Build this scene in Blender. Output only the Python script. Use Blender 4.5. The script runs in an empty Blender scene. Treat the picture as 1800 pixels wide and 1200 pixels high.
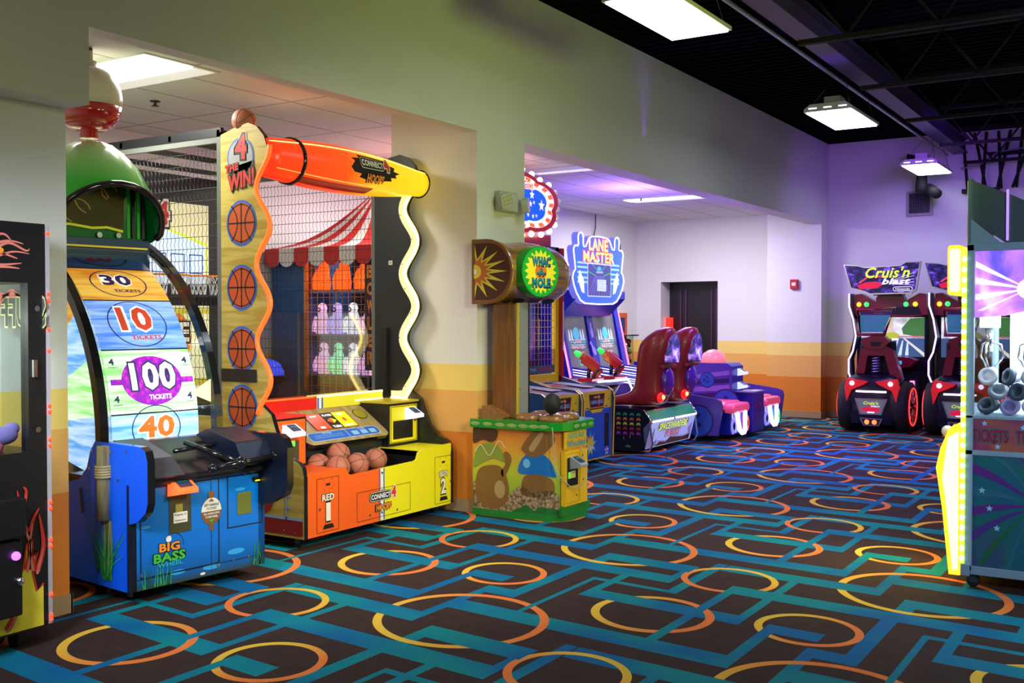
import bpy, bmesh, math, random
from mathutils import Vector, Matrix
random.seed(7)
S = bpy.context.scene
COL = S.collection
PI = math.pi
def R(d): return math.radians(d)

# ------------------------------------------------------------------ camera, world, exposure
cam = bpy.data.cameras.new('camera'); co = bpy.data.objects.new('camera', cam); COL.objects.link(co)
co.location = (4.74, 0, 1.55)
cam.sensor_width = 36; cam.lens = 36.9; cam.clip_start = .05
co.rotation_euler = (R(90-1.211), 0, R(32.5))
S.camera = co
S.view_settings.view_transform = 'Standard'; S.view_settings.look = 'None'
S.view_settings.exposure = 0.0; S.view_settings.gamma = 1; S.view_settings.use_curve_mapping = False
w = bpy.data.worlds.new('world'); S.world = w; w.use_nodes = True
w.node_tree.nodes['Background'].inputs[0].default_value = (.35, .33, .45, 1)
w.node_tree.nodes['Background'].inputs[1].default_value = .018

def area(name, loc, target, size, color, power, sy=None, spread=180):
    l = bpy.data.lights.new(name, 'AREA'); l.energy = power; l.color = color; l.size = size
    if sy: l.shape = 'RECTANGLE'; l.size_y = sy
    l.spread = R(spread)
    o = bpy.data.objects.new(name, l); COL.objects.link(o); o.location = loc
    d = Vector(target)-Vector(loc); o.rotation_euler = d.to_track_quat('-Z', 'Y').to_euler(); return o
def point(name, loc, color, power, r=.1):
    l = bpy.data.lights.new(name, 'POINT'); l.energy = power; l.color = color; l.shadow_soft_size = r
    o = bpy.data.objects.new(name, l); COL.objects.link(o); o.location = loc; return o
# ceiling lamps of the hall (their own light)
for i, y in enumerate((2.4, 6.8, 11.2, 15.6)):
    area('high_bay_light', (1.72, y, 3.60), (1.72, y, 0), .45, (.78, .9, 1), (18, 15, 7, 2)[i], 1.0, 115)
# lights added to tint and brighten walls, machines and floor, without visible fixtures
area('green_wash_light', (4.4, 5.6, 3.1), (0, 7.4, 2.8), .5, (.72, 1, .10), 13, spread=100)
area('green_wash_light', (3.2, 1.4, 2.9), (0, 3.2, 1.2), .6, (.9, 1, .40), 6, spread=90)
area('cool_wash_light', (4.6, 8.5, 3.7), (0, 11.5, 2.5), .5, (.85, .9, .8), 5, spread=130)
area('violet_wash_light', (2.6, 13.0, 3.6), (1.2, 16.75, 2.2), .5, (.28, .05, 1), 19, spread=90)
area('white_front_fill', (4.2, 4.2, 2.6), (-.2, 5.3, .8), .6, (1, .93, .80), 24, spread=58)
area('white_side_fill', (1.6, 1.0, 2.3), (-.1, 3.9, .7), .5, (.8, .9, 1), 15, spread=60)
area('cool_side_fill', (5.6, 2.6, 2.4), (4.1, 6.5, .9), .5, (.62, .78, 1), 13, spread=60)
area('blue_floor_fill', (1.4, 12.2, 3.2), (1.2, 11.8, 0), .6, (.34, .10, 1), 80, spread=120)
# recessed troffers of the side rooms
area('troffer_light', (-1.5, 4.8, 3.2), (-1.5, 4.8, 0), .55, (1, .97, .86), 60, 1.1)
area('troffer_light', (-1.6, 8.9, 3.2), (-1.6, 8.9, 0), .55, (1, .93, .88), 110, 1.1)
area('troffer_light', (-1.7, 14.6, 3.2), (-1.7, 14.8, 0), .55, (.96, .93, 1), 115, 1.1)
point('violet_glow_light', (-1.3, 12.4, 2.75), (.32, .16, 1), 85, .2)  # bare point light added for the machines' violet cast on the ceiling
point('machine_light', (-.02, 2.62, 1.55), (.9, 1, .85), 7, .05)  # point light added inside the flame machine to brighten its window
area('machine_light', (4.15, 7.0, 1.58), (4.15, 7.0, 0), .6, (.85, .92, 1), 22, .6)
area('machine_light', (3.50, 6.95, .55), (1.8, 6.4, -.3), .25, (1, .82, .08), 14, .9)
area('violet_beam_fill', (2.04, 10.0, 3.4), (2.06, 10.0, 4.1), .1, (.28, .05, 1), 5, 5.0, 60)  # added upward light that tints the beam's underside violet
point('red_glow_light', (-1.2, 6.0, 2.95), (1, .55, .3), 1.2, .1)  # added point light for the neon's warm tint on the tiles

# ------------------------------------------------------------------ materials
M = {}
def mat(name, col=(.5, .5, .5), rough=.5, metal=0, emit=0, ecol=None, alpha=None, coat=0, trans=0, ior=1.45):
    if name in M: return M[name]
    m = bpy.data.materials.new(name); m.use_nodes = True; b = m.node_tree.nodes['Principled BSDF']
    b.inputs['Base Color'].default_value = (*col, 1); b.inputs['Roughness'].default_value = rough
    b.inputs['Metallic'].default_value = metal
    if emit:
        b.inputs['Emission Color'].default_value = (*(ecol or col), 1); b.inputs['Emission Strength'].default_value = emit
    if coat: b.inputs['Coat Weight'].default_value = coat; b.inputs['Coat Roughness'].default_value = .08
    if trans: b.inputs['Transmission Weight'].default_value = trans; b.inputs['IOR'].default_value = ior
    m.diffuse_color = (*col, 1); M[name] = m; return m
def glow(name, col, s): return mat(name, tuple(c*.6 for c in col), .4, 0, s, col)
def nodes(m): return m.node_tree.nodes, m.node_tree.links, m.node_tree.nodes['Principled BSDF']
def pane(name, col=(1, 1, 1), f=.12, rough=.03):      # thin clear sheet: mostly see-through, a little gloss
    m = bpy.data.materials.new(name); m.use_nodes = True; N = m.node_tree.nodes; L = m.node_tree.links
    N.clear(); o = N.new('ShaderNodeOutputMaterial'); mx = N.new('ShaderNodeMixShader'); t = N.new('ShaderNodeBsdfTransparent')
    g = N.new('ShaderNodeBsdfGlossy'); fr = N.new('ShaderNodeLayerWeight'); fr.inputs[0].default_value = .5; pw = N.new('ShaderNodeMath'); pw.operation = 'POWER'; pw.inputs[1].default_value = 4; ad = N.new('ShaderNodeMath'); ad.operation = 'MULTIPLY_ADD'; ad.inputs[1].default_value = .7
    t.inputs[0].default_value = (*col, 1); g.inputs['Roughness'].default_value = rough; ad.inputs[2].default_value = f
    L.new(fr.outputs['Facing'], pw.inputs[0]); L.new(pw.outputs[0], ad.inputs[0]); L.new(ad.outputs[0], mx.inputs[0])
    L.new(t.outputs[0], mx.inputs[1]); L.new(g.outputs[0], mx.inputs[2]); L.new(mx.outputs[0], o.inputs[0])
    M[name] = m; return m
def noisy(m, scale=40, amt=.25, bump=0):
    N, L, b = nodes(m); c = b.inputs['Base Color'].default_value[:]
    t = N.new('ShaderNodeTexNoise'); t.inputs['Scale'].default_value = scale; t.inputs['Detail'].default_value = 4
    g = N.new('ShaderNodeTexCoord'); L.new(g.outputs['Object'], t.inputs['Vector'])
    mx = N.new('ShaderNodeMix'); mx.data_type = 'RGBA'
    mx.inputs[6].default_value = tuple(x*(1-amt) for x in c[:3])+(1,); mx.inputs[7].default_value = tuple(min(1, x*(1+amt)) for x in c[:3])+(1,)
    L.new(t.outputs['Fac'], mx.inputs[0]); L.new(mx.outputs[2], b.inputs['Base Color'])
    if bump:
        bp = N.new('ShaderNodeBump'); bp.inputs['Strength'].default_value = bump; bp.inputs['Distance'].default_value = .004
        L.new(t.outputs['Fac'], bp.inputs['Height']); L.new(bp.outputs[0], b.inputs['Normal'])
    return m
def ramp2(m, kind='noise', c1=(0, 0, 0), c2=(1, 1, 1), scale=(5, 5, 5), lo=.35, hi=.65, emit=0, dist=3, mid=None, bump=0):
    """two or three tone procedural pattern on object coordinates"""
    N, L, b = nodes(m); g = N.new('ShaderNodeTexCoord'); mp = N.new('ShaderNodeMapping'); mp.inputs['Scale'].default_value = scale
    L.new(g.outputs['Object'], mp.inputs[0])
    if kind == 'wave':
        t = N.new('ShaderNodeTexWave'); t.inputs['Scale'].default_value = 1; t.inputs['Distortion'].default_value = dist; t.inputs['Detail'].default_value = 3
        t.bands_direction = 'Z'
    elif kind == 'voronoi': t = N.new('ShaderNodeTexVoronoi'); t.inputs['Scale'].default_value = 1
    else: t = N.new('ShaderNodeTexNoise'); t.inputs['Scale'].default_value = 1; t.inputs['Detail'].default_value = 4; t.inputs['Distortion'].default_value = .5
    L.new(mp.outputs[0], t.inputs['Vector']); r = N.new('ShaderNodeValToRGB')
    r.color_ramp.elements[0].position = lo; r.color_ramp.elements[0].color = (*c1, 1)
    r.color_ramp.elements[1].position = hi; r.color_ramp.elements[1].color = (*c2, 1)
    if mid: e = r.color_ramp.elements.new((lo+hi)/2); e.color = (*mid, 1)
    L.new(t.outputs['Distance' if kind == 'voronoi' else 'Fac'], r.inputs[0]); L.new(r.outputs[0], b.inputs['Base Color'])
    if emit: L.new(r.outputs[0], b.inputs['Emission Color']); b.inputs['Emission Strength'].default_value = emit
    if bump:
        bp = N.new('ShaderNodeBump'); bp.inputs['Strength'].default_value = bump; bp.inputs['Distance'].default_value = .01
        L.new(t.outputs['Fac'], bp.inputs['Height']); L.new(bp.outputs[0], b.inputs['Normal'])
    return m
def grad(m, axis, a, b_, stops, emit=0):
    """printed colour gradient along an object axis, between coordinates a and b_"""
    N, L, b = nodes(m); g = N.new('ShaderNodeTexCoord'); s = N.new('ShaderNodeSeparateXYZ'); L.new(g.outputs['Object'], s.inputs[0])
    mr = N.new('ShaderNodeMapRange'); mr.inputs[1].default_value = a; mr.inputs[2].default_value = b_
    L.new(s.outputs['XYZ'.index(axis)], mr.inputs[0]); r = N.new('ShaderNodeValToRGB')
    el = r.color_ramp.elements; el[0].position = stops[0][0]; el[0].color = (*stops[0][1], 1)
    el[1].position = stops[-1][0]; el[1].color = (*stops[-1][1], 1)
    for p, c in stops[1:-1]: e = el.new(p); e.color = (*c, 1)
    L.new(mr.outputs[0], r.inputs[0]); L.new(r.outputs[0], b.inputs['Base Color'])
    if emit: L.new(r.outputs[0], b.inputs['Emission Color']); b.inputs['Emission Strength'].default_value = emit
    return m

BLK = mat('black_plastic', (.008, .008, .01), .35); GBK = mat('gloss_black', (.01, .01, .012), .12)
RUB = mat('black_rubber', (.012, .012, .013), .75); CHR = mat('chrome', (.8, .8, .82), .18, 1); STL = mat('dark_steel', (.09, .09, .1), .4, .8)
GRYM = mat('grey_metal', (.35, .36, .37), .45, .3); WHT = mat('white_print', (.8, .8, .8), .5); BLKP = mat('black_print', (.006, .006, .008), .5)
RED = mat('red_print', (.62, .02, .02), .45); YEL = mat('yellow_laminate', (.85, .75, .01), .4); ORG = mat('orange_laminate', (.9, .12, .01), .4)
GRN = mat('green_print', (.03, .4, .04), .45); DBLU = mat('dark_blue_print', (.01, .03, .2), .45); MBLU = mat('mid_blue_print', (.01, .12, .6), .45)
CYA = mat('cyan_print', (.02, .4, .5), .45); BRN = mat('brown_print', (.2, .08, .025), .5); PUR = mat('purple_print', (.25, .02, .4), .45)
ORP = mat('orange_print', (.85, .28, .03), .45); YEP = mat('yellow_print', (.85, .7, .05), .45); LBLU = mat('light_blue_print', (.25, .5, .8), .45)
BOLT = mat('bolt_steel', (.6, .6, .62), .25, 1); CREAM = mat('cream_print', (.75, .68, .45), .5); GRYP = mat('grey_print', (.3, .3, .32), .5)

# ------------------------------------------------------------------ frames and mesh builder
class Fr:
    curved = None
    def __init__(s, o, u, v): s.o = Vector(o); s.u = Vector(u).normalized(); s.v = Vector(v).normalized(); s.n = s.u.cross(s.v)
    def P(s, x, y, l=0): return s.o+s.u*x+s.v*y+s.n*(.0015+.0011*l)
def FX(x): return Fr((x, 0, 0), (0, 1, 0), (0, 0, 1))
def FY(y): return Fr((0, y, 0), (1, 0, 0), (0, 0, 1))
def FZ(z): return Fr((0, 0, z), (1, 0, 0), (0, 1, 0))
class CylY:      # surface of a cylinder along Y: x -> world y, y -> arc length from angle 0 (pointing +X) upward
    curved = 1
    def __init__(s, cx, cz, r, step=.04): s.cx, s.cz, s.r, s.step = cx, cz, r, step
    def P(s, x, y, l=0):
        a = y/s.r; r = (s.r(x) if callable(s.r) else s.r)+.002+.0012*l
        return Vector((s.cx+r*math.cos(a), x, s.cz+r*math.sin(a)))
class Bar(CylY):   # barrel with radius varying along Y
    def __init__(s, cx, cz, rf, r0, step=.02): s.cx, s.cz, s.rf, s.r0, s.step = cx, cz, rf, r0, step
    def P(s, x, y, l=0):
        a = y/s.r0; r = s.rf(x)+.002+.0012*l
        return Vector((s.cx+r*math.cos(a), x, s.cz+r*math.sin(a)))
_gl = {}
def glyphs(txt, bold=0, shear=0):
    k = (txt, bold, shear)
    if k in _gl: return _gl[k]
    c = bpy.data.curves.new('t', 'FONT'); c.body = txt; c.size = 1; c.resolution_u = 2; c.offset = bold; c.shear = shear; c.space_character = 1+bold*1.5
    o = bpy.data.objects.new('t', c); COL.objects.link(o); bpy.context.view_layer.update()
    me = bpy.data.meshes.new_from_object(o.evaluated_get(bpy.context.evaluated_depsgraph_get()))
    vs = [(v.co.x, v.co.y) for v in me.vertices]; fs = [tuple(p.vertices) for p in me.polygons]
    bpy.data.objects.remove(o); bpy.data.curves.remove(c); bpy.data.meshes.remove(me)
    x0 = min(v[0] for v in vs); x1 = max(v[0] for v in vs); y0 = min(v[1] for v in vs); y1 = max(v[1] for v in vs)
    vs = [((v[0]-x0)/(x1-x0)-.5, (v[1]-y0)/(y1-y0)-.5) for v in vs]
    _gl[k] = (vs, fs); return _gl[k]
def circ(cx, cy, rx, ry=None, n=28, a0=0, a1=360):
    ry = ry or rx; full = abs(a1-a0) >= 359.9
    return [(cx+rx*math.cos(R(a0+(a1-a0)*i/(n if full else n-1))), cy+ry*math.sin(R(a0+(a1-a0)*i/(n if full else n-1)))) for i in range(n)]
def rct(x0, x1, y0, y1): return [(x0, y0), (x1, y0), (x1, y1), (x0, y1)]
def rrct(x0, x1, y0, y1, r, n=5):
    o = []
    for cx, cy, a in ((x1-r, y1-r, 0), (x0+r, y1-r, 90), (x0+r, y0+r, 180), (x1-r, y0+r, 270)):
        o += [(cx+r*math.cos(R(a+90*i/n)), cy+r*math.sin(R(a+90*i/n))) for i in range(n+1)]
    return o
def star(cx, cy, r1, r2, n, rot=90, ax=1): return [(cx+ax*(r1 if i % 2 == 0 else r2)*math.cos(R(rot+180*i/n)), cy+(r1 if i % 2 == 0 else r2)*math.sin(R(rot+180*i/n))) for i in range(2*n)]

class MB:
    def __init__(s): s.v = []; s.f = []; s.m = []; s.sm = []; s.mats = []
    def mi(s, m):
        if m not in s.mats: s.mats.append(m)
        return s.mats.index(m)
    def add(s, vs, fs, m, smooth=False):
        o = len(s.v); s.v += [tuple(v) for v in vs]; k = s.mi(m)
        for f in fs: s.f.append(tuple(i+o for i in f)); s.m.append(k); s.sm.append(smooth)
        return s
    def box(s, x0, x1, y0, y1, z0, z1, m):
        v = [(x, y, z) for x in (x0, x1) for y in (y0, y1) for z in (z0, z1)]
        return s.add(v, [(0, 1, 3, 2), (4, 6, 7, 5), (0, 4, 5, 1), (2, 3, 7, 6), (0, 2, 6, 4), (1, 5, 7, 3)], m)
    def prism(s, poly, fr, a, b, m, m2=None, smooth=False):
        """polygon in frame fr extruded along its normal from a to b"""
        n = len(poly); va = [fr.o+fr.u*x+fr.v*y+fr.n*a for x, y in poly]; vb = [fr.o+fr.u*x+fr.v*y+fr.n*b for x, y in poly]
        s.add(va+vb, [(i, (i+1) % n, n+(i+1) % n, n+i) for i in range(n)], m2 or m, smooth)
        s.add(va, [tuple(reversed(range(n)))], m); return s.add(vb, [tuple(range(n))], m)
    def poly(s, fr, pts, m, l=0): return s.add2(fr, pts, [tuple(range(len(pts)))], m, l)
    def add2(s, fr, vs, fs, m, l=0):
        if fr.curved:
            bm = bmesh.new(); bv = [bm.verts.new((x, y, 0)) for x, y in vs]
            for f in fs:
                try: bm.faces.new([bv[i] for i in f])
                except Exception: pass
            y0 = min(v[1] for v in vs); y1 = max(v[1] for v in vs); x0 = min(v[0] for v in vs); x1 = max(v[0] for v in vs)
            k = math.ceil(y0/fr.step)
            while k*fr.step < y1:
                bmesh.ops.bisect_plane(bm, geom=bm.verts[:]+bm.edges[:]+bm.faces[:], plane_co=(0, k*fr.step, 0), plane_no=(0, 1, 0)); k += 1
            if isinstance(fr, Bar):
                k = math.ceil(x0/.08)
                while k*.08 < x1:
                    bmesh.ops.bisect_plane(bm, geom=bm.verts[:]+bm.edges[:]+bm.faces[:], plane_co=(k*.08, 0, 0), plane_no=(1, 0, 0)); k += 1
            bm.verts.index_update(); vs = [(v.co.x, v.co.y) for v in bm.verts]; fs = [tuple(v.index for v in f.verts) for f in bm.faces]; bm.free()
        return s.add([fr.P(x, y, l) for x, y in vs], fs, m)
    def ring(s, fr, cx, cy, r0, r1, m, l=0, n=36, ax=1, a0=0, a1=360):
        vs = []
        for i in range(n+1):
            a = R(a0+(a1-a0)*i/n); vs += [(cx+ax*r0*math.cos(a), cy+r0*math.sin(a)), (cx+ax*r1*math.cos(a), cy+r1*math.sin(a))]
        return s.add2(fr, vs, [(2*i, 2*i+1, 2*i+3, 2*i+2) for i in range(n)], m, l)
    def line(s, fr, pts, wd, m, l=0, closed=False):
        """stroke of a polyline; wd number or list"""
        n = len(pts); vs = []
        for i in range(n):
            a = pts[(i-1) % n] if (closed or i > 0) else pts[0]; b = pts[(i+1) % n] if (closed or i < n-1) else pts[-1]
            dx, dy = b[0]-a[0], b[1]-a[1]; d = math.hypot(dx, dy) or 1; h = (wd[i] if isinstance(wd, (list, tuple)) else wd)/2
            vs += [(pts[i][0]-dy/d*h, pts[i][1]+dx/d*h), (pts[i][0]+dy/d*h, pts[i][1]-dx/d*h)]
        fs = [(2*i, 2*i+1, (2*i+3) % (2*n), (2*i+2) % (2*n)) for i in range(n if closed else n-1)]
        return s.add2(fr, vs, fs, m, l)
    def frame(s, fr, x0, x1, y0, y1, wd, m, l=0):
        for r in (rct(x0, x1, y0, y0+wd), rct(x0, x1, y1-wd, y1), rct(x0, x0+wd, y0, y1), rct(x1-wd, x1, y0, y1)): s.poly(fr, r, m, l)
        return s
    def text(s, fr, t, cx, cy, wd, ht, m, l=0, bold=.03, shear=0, rot=0, arch=0, flip=False):
        vs, fs = glyphs(t, bold, shear); o = []
        for x, y in vs:
            X = x*wd*(-1 if flip else 1); Y = y*ht-arch*(x*2)**2
            o.append((cx+X*math.cos(R(rot))-Y*math.sin(R(rot)), cy+X*math.sin(R(rot))+Y*math.cos(R(rot))))
        return s.add2(fr, o, fs, m, l)
    def text2(s, fr, t, cx, cy, wd, ht, m, m2, l=0, **k):      # lettering with an outline under it
        s.text(fr, t, cx, cy, wd*1.06, ht*1.16, m2, l, bold=.1, **k); return s.text(fr, t, cx, cy, wd, ht, m, l+1, bold=.035, **k)
    def tube(s, pts, r, m, seg=8, closed=False, caps=True, smooth=True):
        pts = [Vector(p) for p in pts]; n = len(pts); vs = []; up = None
        for i, p in enumerate(pts):
            a = pts[(i-1) % n] if (closed or i) else p; b = pts[(i+1) % n] if (closed or i < n-1) else p
            t = (b-a).normalized() if (b-a).length else Vector((0, 0, 1))
            if up is None: up = Vector((0, 0, 1)) if abs(t.z) < .9 else Vector((1, 0, 0))
            sx = t.cross(up)
            if sx.length < 1e-4: sx = t.cross(Vector((.3, 1, .2)))
            sx.normalize(); sy = sx.cross(t).normalized(); up = sy
            rr = r[i] if isinstance(r, (list, tuple)) else r
            vs += [p+sx*rr*math.cos(2*PI*j/seg)+sy*rr*math.sin(2*PI*j/seg) for j in range(seg)]
        fs = []
        for i in range(n if closed else n-1):
            for j in range(seg):
                k = (i+1) % n; fs.append((i*seg+j, i*seg+(j+1) % seg, k*seg+(j+1) % seg, k*seg+j))
        if caps and not closed: fs += [tuple(reversed(range(seg))), tuple(range((n-1)*seg, n*seg))]
        return s.add(vs, fs, m, smooth)
    def lathe(s, prof, c, m, axis='Z', seg=24, sx=1, sy=1, a0=0, a1=360, smooth=True):
        full = a1-a0 >= 359.9; k = seg if full else seg+1; vs = []
        for r, h in prof:
            for j in range(k):
                a = R(a0+(a1-a0)*j/seg); p, q = r*math.cos(a)*sx, r*math.sin(a)*sy
                d = {'Z': (p, q, h), 'Y': (p, h, q), 'X': (h, p, q)}[axis]; vs.append((c[0]+d[0], c[1]+d[1], c[2]+d[2]))
        fs = []
        for i in range(len(prof)-1):
            for j in range(seg if full else seg): fs.append((i*k+j, i*k+(j+1) % k, (i+1)*k+(j+1) % k, (i+1)*k+j))
        if full and prof[0][0] > 1e-5: fs.append(tuple(reversed(range(k))))
        if full and prof[-1][0] > 1e-5: fs.append(tuple(range((len(prof)-1)*k, len(prof)*k)))
        return s.add(vs, fs, m, smooth)
    def ball(s, c, r, m, seg=20, rings=12, sx=1, sy=1, sz=1):
        return s.lathe([(max(1e-6, r*math.sin(PI*i/rings)), -r*sz*math.cos(PI*i/rings)) for i in range(rings+1)], c, m, 'Z', seg, sx, sy)
    def hull(s, sections, m, smooth=True, closed=True, caps=True):
        n = len(sections[0]); vs = [p for q in sections for p in q]; fs = []
        for i in range(len(sections)-1):
            for j in range(n if closed else n-1): fs.append((i*n+j, i*n+(j+1) % n, (i+1)*n+(j+1) % n, (i+1)*n+j))
        if caps: fs += [tuple(reversed(range(n))), tuple(range((len(sections)-1)*n, len(sections)*n))]
        return s.add(vs, fs, m, smooth)
    def build(s, name, parent=None, loc=None, bevel=0, label=None, sub=0):
        off = ORI[parent.name] if parent else Vector(loc or (0, 0, 0))
        me = bpy.data.meshes.new(name); me.from_pydata([tuple(Vector(v)-off) for v in s.v], [], s.f)
        for m in s.mats: me.materials.append(m)
        me.polygons.foreach_set('material_index', s.m); me.polygons.foreach_set('use_smooth', s.sm); me.update()
        o = bpy.data.objects.new(name, me); COL.objects.link(o)
        if parent: o.parent = parent
        else: o.location = off
        ORI[o.name] = off
        if bevel:
            b = o.modifiers.new('bevel', 'BEVEL'); b.width = bevel; b.segments = 2; b.limit_method = 'ANGLE'; b.angle_limit = R(40)
        if sub: q = o.modifiers.new('sub', 'SUBSURF'); q.levels = sub; q.render_levels = sub
        if label: o['label'] = label
        return o
ORI = {}
def tag(o, label, cat, group=None, kind=None):
    o['label'] = label; o['category'] = cat
    if group: o['group'] = group
    if kind: o['kind'] = kind
    return o
def thing(name, label, cat, loc=(0, 0, 0), group=None, local=False):
    o = bpy.data.objects.new(name, None); COL.objects.link(o); o.empty_display_size = .1
    ORI[o.name] = Vector((0, 0, 0)) if local else Vector(loc)
    o.location = (0, 0, 0) if local else loc
    return tag(o, label, cat, group)
def struct(mb, name, label=None, **k):
    o = mb.build(name, **k); o['kind'] = 'structure'
    if label: o['label'] = label
    return o
def kids(o): return [c for c in bpy.data.objects if c.parent == o]
def dup(o, parent=None, top=True):
    c = o.copy(); COL.objects.link(c)
    if parent: c.parent = parent
    ORI[c.name] = ORI[o.name]
    for ch in kids(o): dup(ch, c, False)
    return c

# ------------------------------------------------------------------ carpet
def carpet():
    m = mat('patterned_carpet', (.03, .02, .02), .95); N, L, b = nodes(m)
    PX, PW, X0, W0 = 1.915, 1.96, .9, 3.9
    def mth(op, a, b_=None, c=None):
        n = N.new('ShaderNodeMath'); n.operation = op
        for i, q in enumerate((a, b_, c)):
            if q is None: continue
            if isinstance(q, (int, float)): n.inputs[i].default_value = q
            else: L.new(q, n.inputs[i])
        return n.outputs[0]
    g = N.new('ShaderNodeNewGeometry'); s = N.new('ShaderNodeSeparateXYZ'); L.new(g.outputs['Position'], s.inputs[0])
    u = mth('WRAP', s.outputs[0], X0+PX, X0); wv = mth('WRAP', mth('MULTIPLY_ADD', s.outputs[0], .085, s.outputs[1]), W0+PW, W0)
    cb = N.new('ShaderNodeCombineXYZ'); L.new(u, cb.inputs[0]); L.new(wv, cb.inputs[1])
    def rect(acc, x0, x1, w0, w1):
        for i in (-2, -1, 0, 1, 2):
            for j in (-2, -1, 0, 1, 2):
                a, b2 = max(x0+i*PX, X0), min(x1+i*PX, X0+PX); c, d = max(w0+j*PW, W0), min(w1+j*PW, W0+PW)
                if b2-a < .002 or d-c < .002: continue
                e = mth('MULTIPLY', mth('COMPARE', u, (a+b2)/2, (b2-a)/2), mth('COMPARE', wv, (c+d)/2, (d-c)/2))
                acc = e if acc is None else mth('MAXIMUM', acc, e)
        return acc
    under = [(1.36, 3.055, 4.68, 4.85), (1.355, 1.42, 4.37, 5.187), (1.355, 1.62, 5.05, 5.187), (1.535, 1.62, 5.05, 5.9), (.645, 2.22, 3.908, 4.075),
             (2.16, 2.22, 3.908, 4.376), (1.555, 1.645, 4.07, 4.376), (1.89, 1.95, 5.33, 5.9), (2.5, 2.86, 5.328, 5.487), (2.805, 2.86, 5.328, 6.35),
             (2.28, 2.35, 5.67, 6.494), (2.36, 2.95, 6.33, 6.494)]
    over = [(2.95, 3.335, 6.33, 6.494), (.645, 1.2, 3.908, 4.075), (2.56, 2.62, 4.848, 6.035), (1.775, 1.81, 4.85, 5.722), (1.775, 2.35, 5.67, 5.722), (1.075, 1.14, 4.68, 5.43),
            (1.075, 1.37, 5.296, 5.435), (1.60, 2.215, 4.208, 4.376), (1.89, 2.5, 5.328, 5.487)]
    A = None
    for r in under: A = rect(A, *r)
    B = None
    for r in over: B = rect(B, *r)
    rings = [(1.61, 4.557, .45, .024, .6, .8), (2.405, 5.244, .31, .024, .9, .1), (2.49, 6.15, .272, .021, -.35, -.9), (1.27, 5.468, .25, .021, 1, -.3)]
    ORC, YLC = (.80, .20, .045, 1), (.78, .50, .05, 1)
    Rm = None; T = None
    for cx, cy, r, h, dx, dy in rings:
        for i in (-1, 0, 1):
            for j in (-2, -1, 0, 1):
                x, y = cx+i*PX, cy+j*PW
                if x+r+h < X0 or x-r-h > X0+PX or y+r+h < W0 or y-r-h > W0+PW: continue
                sb = N.new('ShaderNodeVectorMath'); sb.operation = 'SUBTRACT'; L.new(cb.outputs[0], sb.inputs[0]); sb.inputs[1].default_value = (x, y, 0)
                ln = N.new('ShaderNodeVectorMath'); ln.operation = 'LENGTH'; L.new(sb.outputs[0], ln.inputs[0])
                e = mth('COMPARE', ln.outputs['Value'], r, h)
                dt = N.new('ShaderNodeVectorMath'); dt.operation = 'DOT_PRODUCT'; L.new(sb.outputs[0], dt.inputs[0]); dt.inputs[1].default_value = (dx/r, dy/r, 0)
                t = mth('MULTIPLY', e, mth('MULTIPLY_ADD', dt.outputs['Value'], .7, .62))
                Rm = e if Rm is None else mth('MAXIMUM', Rm, e); T = t if T is None else mth('ADD', T, t)
    no = N.new('ShaderNodeTexNoise'); no.inputs['Scale'].default_value = 1.3; L.new(g.outputs['Position'], no.inputs['Vector'])
    cr = N.new('ShaderNodeValToRGB'); cr.color_ramp.elements[0].position = .4; cr.color_ramp.elements[0].color = (.002, .12, .30, 1)
    cr.color_ramp.elements[1].position = .6; cr.color_ramp.elements[1].color = (.002, .22, .26, 1); L.new(no.outputs['Fac'], cr.inputs[0])
    def mixc(f, a, c):
        n = N.new('ShaderNodeMix'); n.data_type = 'RGBA'; L.new(f, n.inputs[0])
        for q, i in ((a, 6), (c, 7)):
            if isinstance(q, tuple): n.inputs[i].default_value = q
            else: L.new(q, n.inputs[i])
        return n.outputs[2]
    cl = mth('MINIMUM', mth('MAXIMUM', T, 0), 1); rc = mixc(cl, YLC, ORC)
    n2 = N.new('ShaderNodeTexNoise'); n2.inputs['Scale'].default_value = 260; n2.inputs['Detail'].default_value = 2; L.new(g.outputs['Position'], n2.inputs['Vector'])
    ng = N.new('ShaderNodeTexNoise'); ng.inputs['Scale'].default_value = 9; L.new(g.outputs['Position'], ng.inputs['Vector'])
    ground = mixc(ng.outputs['Fac'], (.030, .016, .016, 1), (.055, .032, .026, 1))
    c = mixc(A, ground, cr.outputs[0]); c = mixc(Rm, c, rc); c = mixc(B, c, cr.outputs[0])
    hs = N.new('ShaderNodeMix'); hs.data_type = 'RGBA'; hs.blend_type = 'MULTIPLY'; hs.inputs[0].default_value = 1; L.new(c, hs.inputs[6])
    gr = N.new('ShaderNodeMapRange'); gr.inputs[3].default_value = .65; gr.inputs[4].default_value = 1.35; L.new(n2.outputs['Fac'], gr.inputs[0])
    L.new(gr.outputs[0], hs.inputs[7]); L.new(hs.outputs[2], b.inputs['Base Color'])
    bp = N.new('ShaderNodeBump'); bp.inputs['Strength'].default_value = .4; bp.inputs['Distance'].default_value = .003
    L.new(n2.outputs['Fac'], bp.inputs['Height']); L.new(bp.outputs[0], b.inputs['Normal']); b.inputs['Specular IOR Level'].default_value = .15
    return m
CARPET = carpet()
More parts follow.
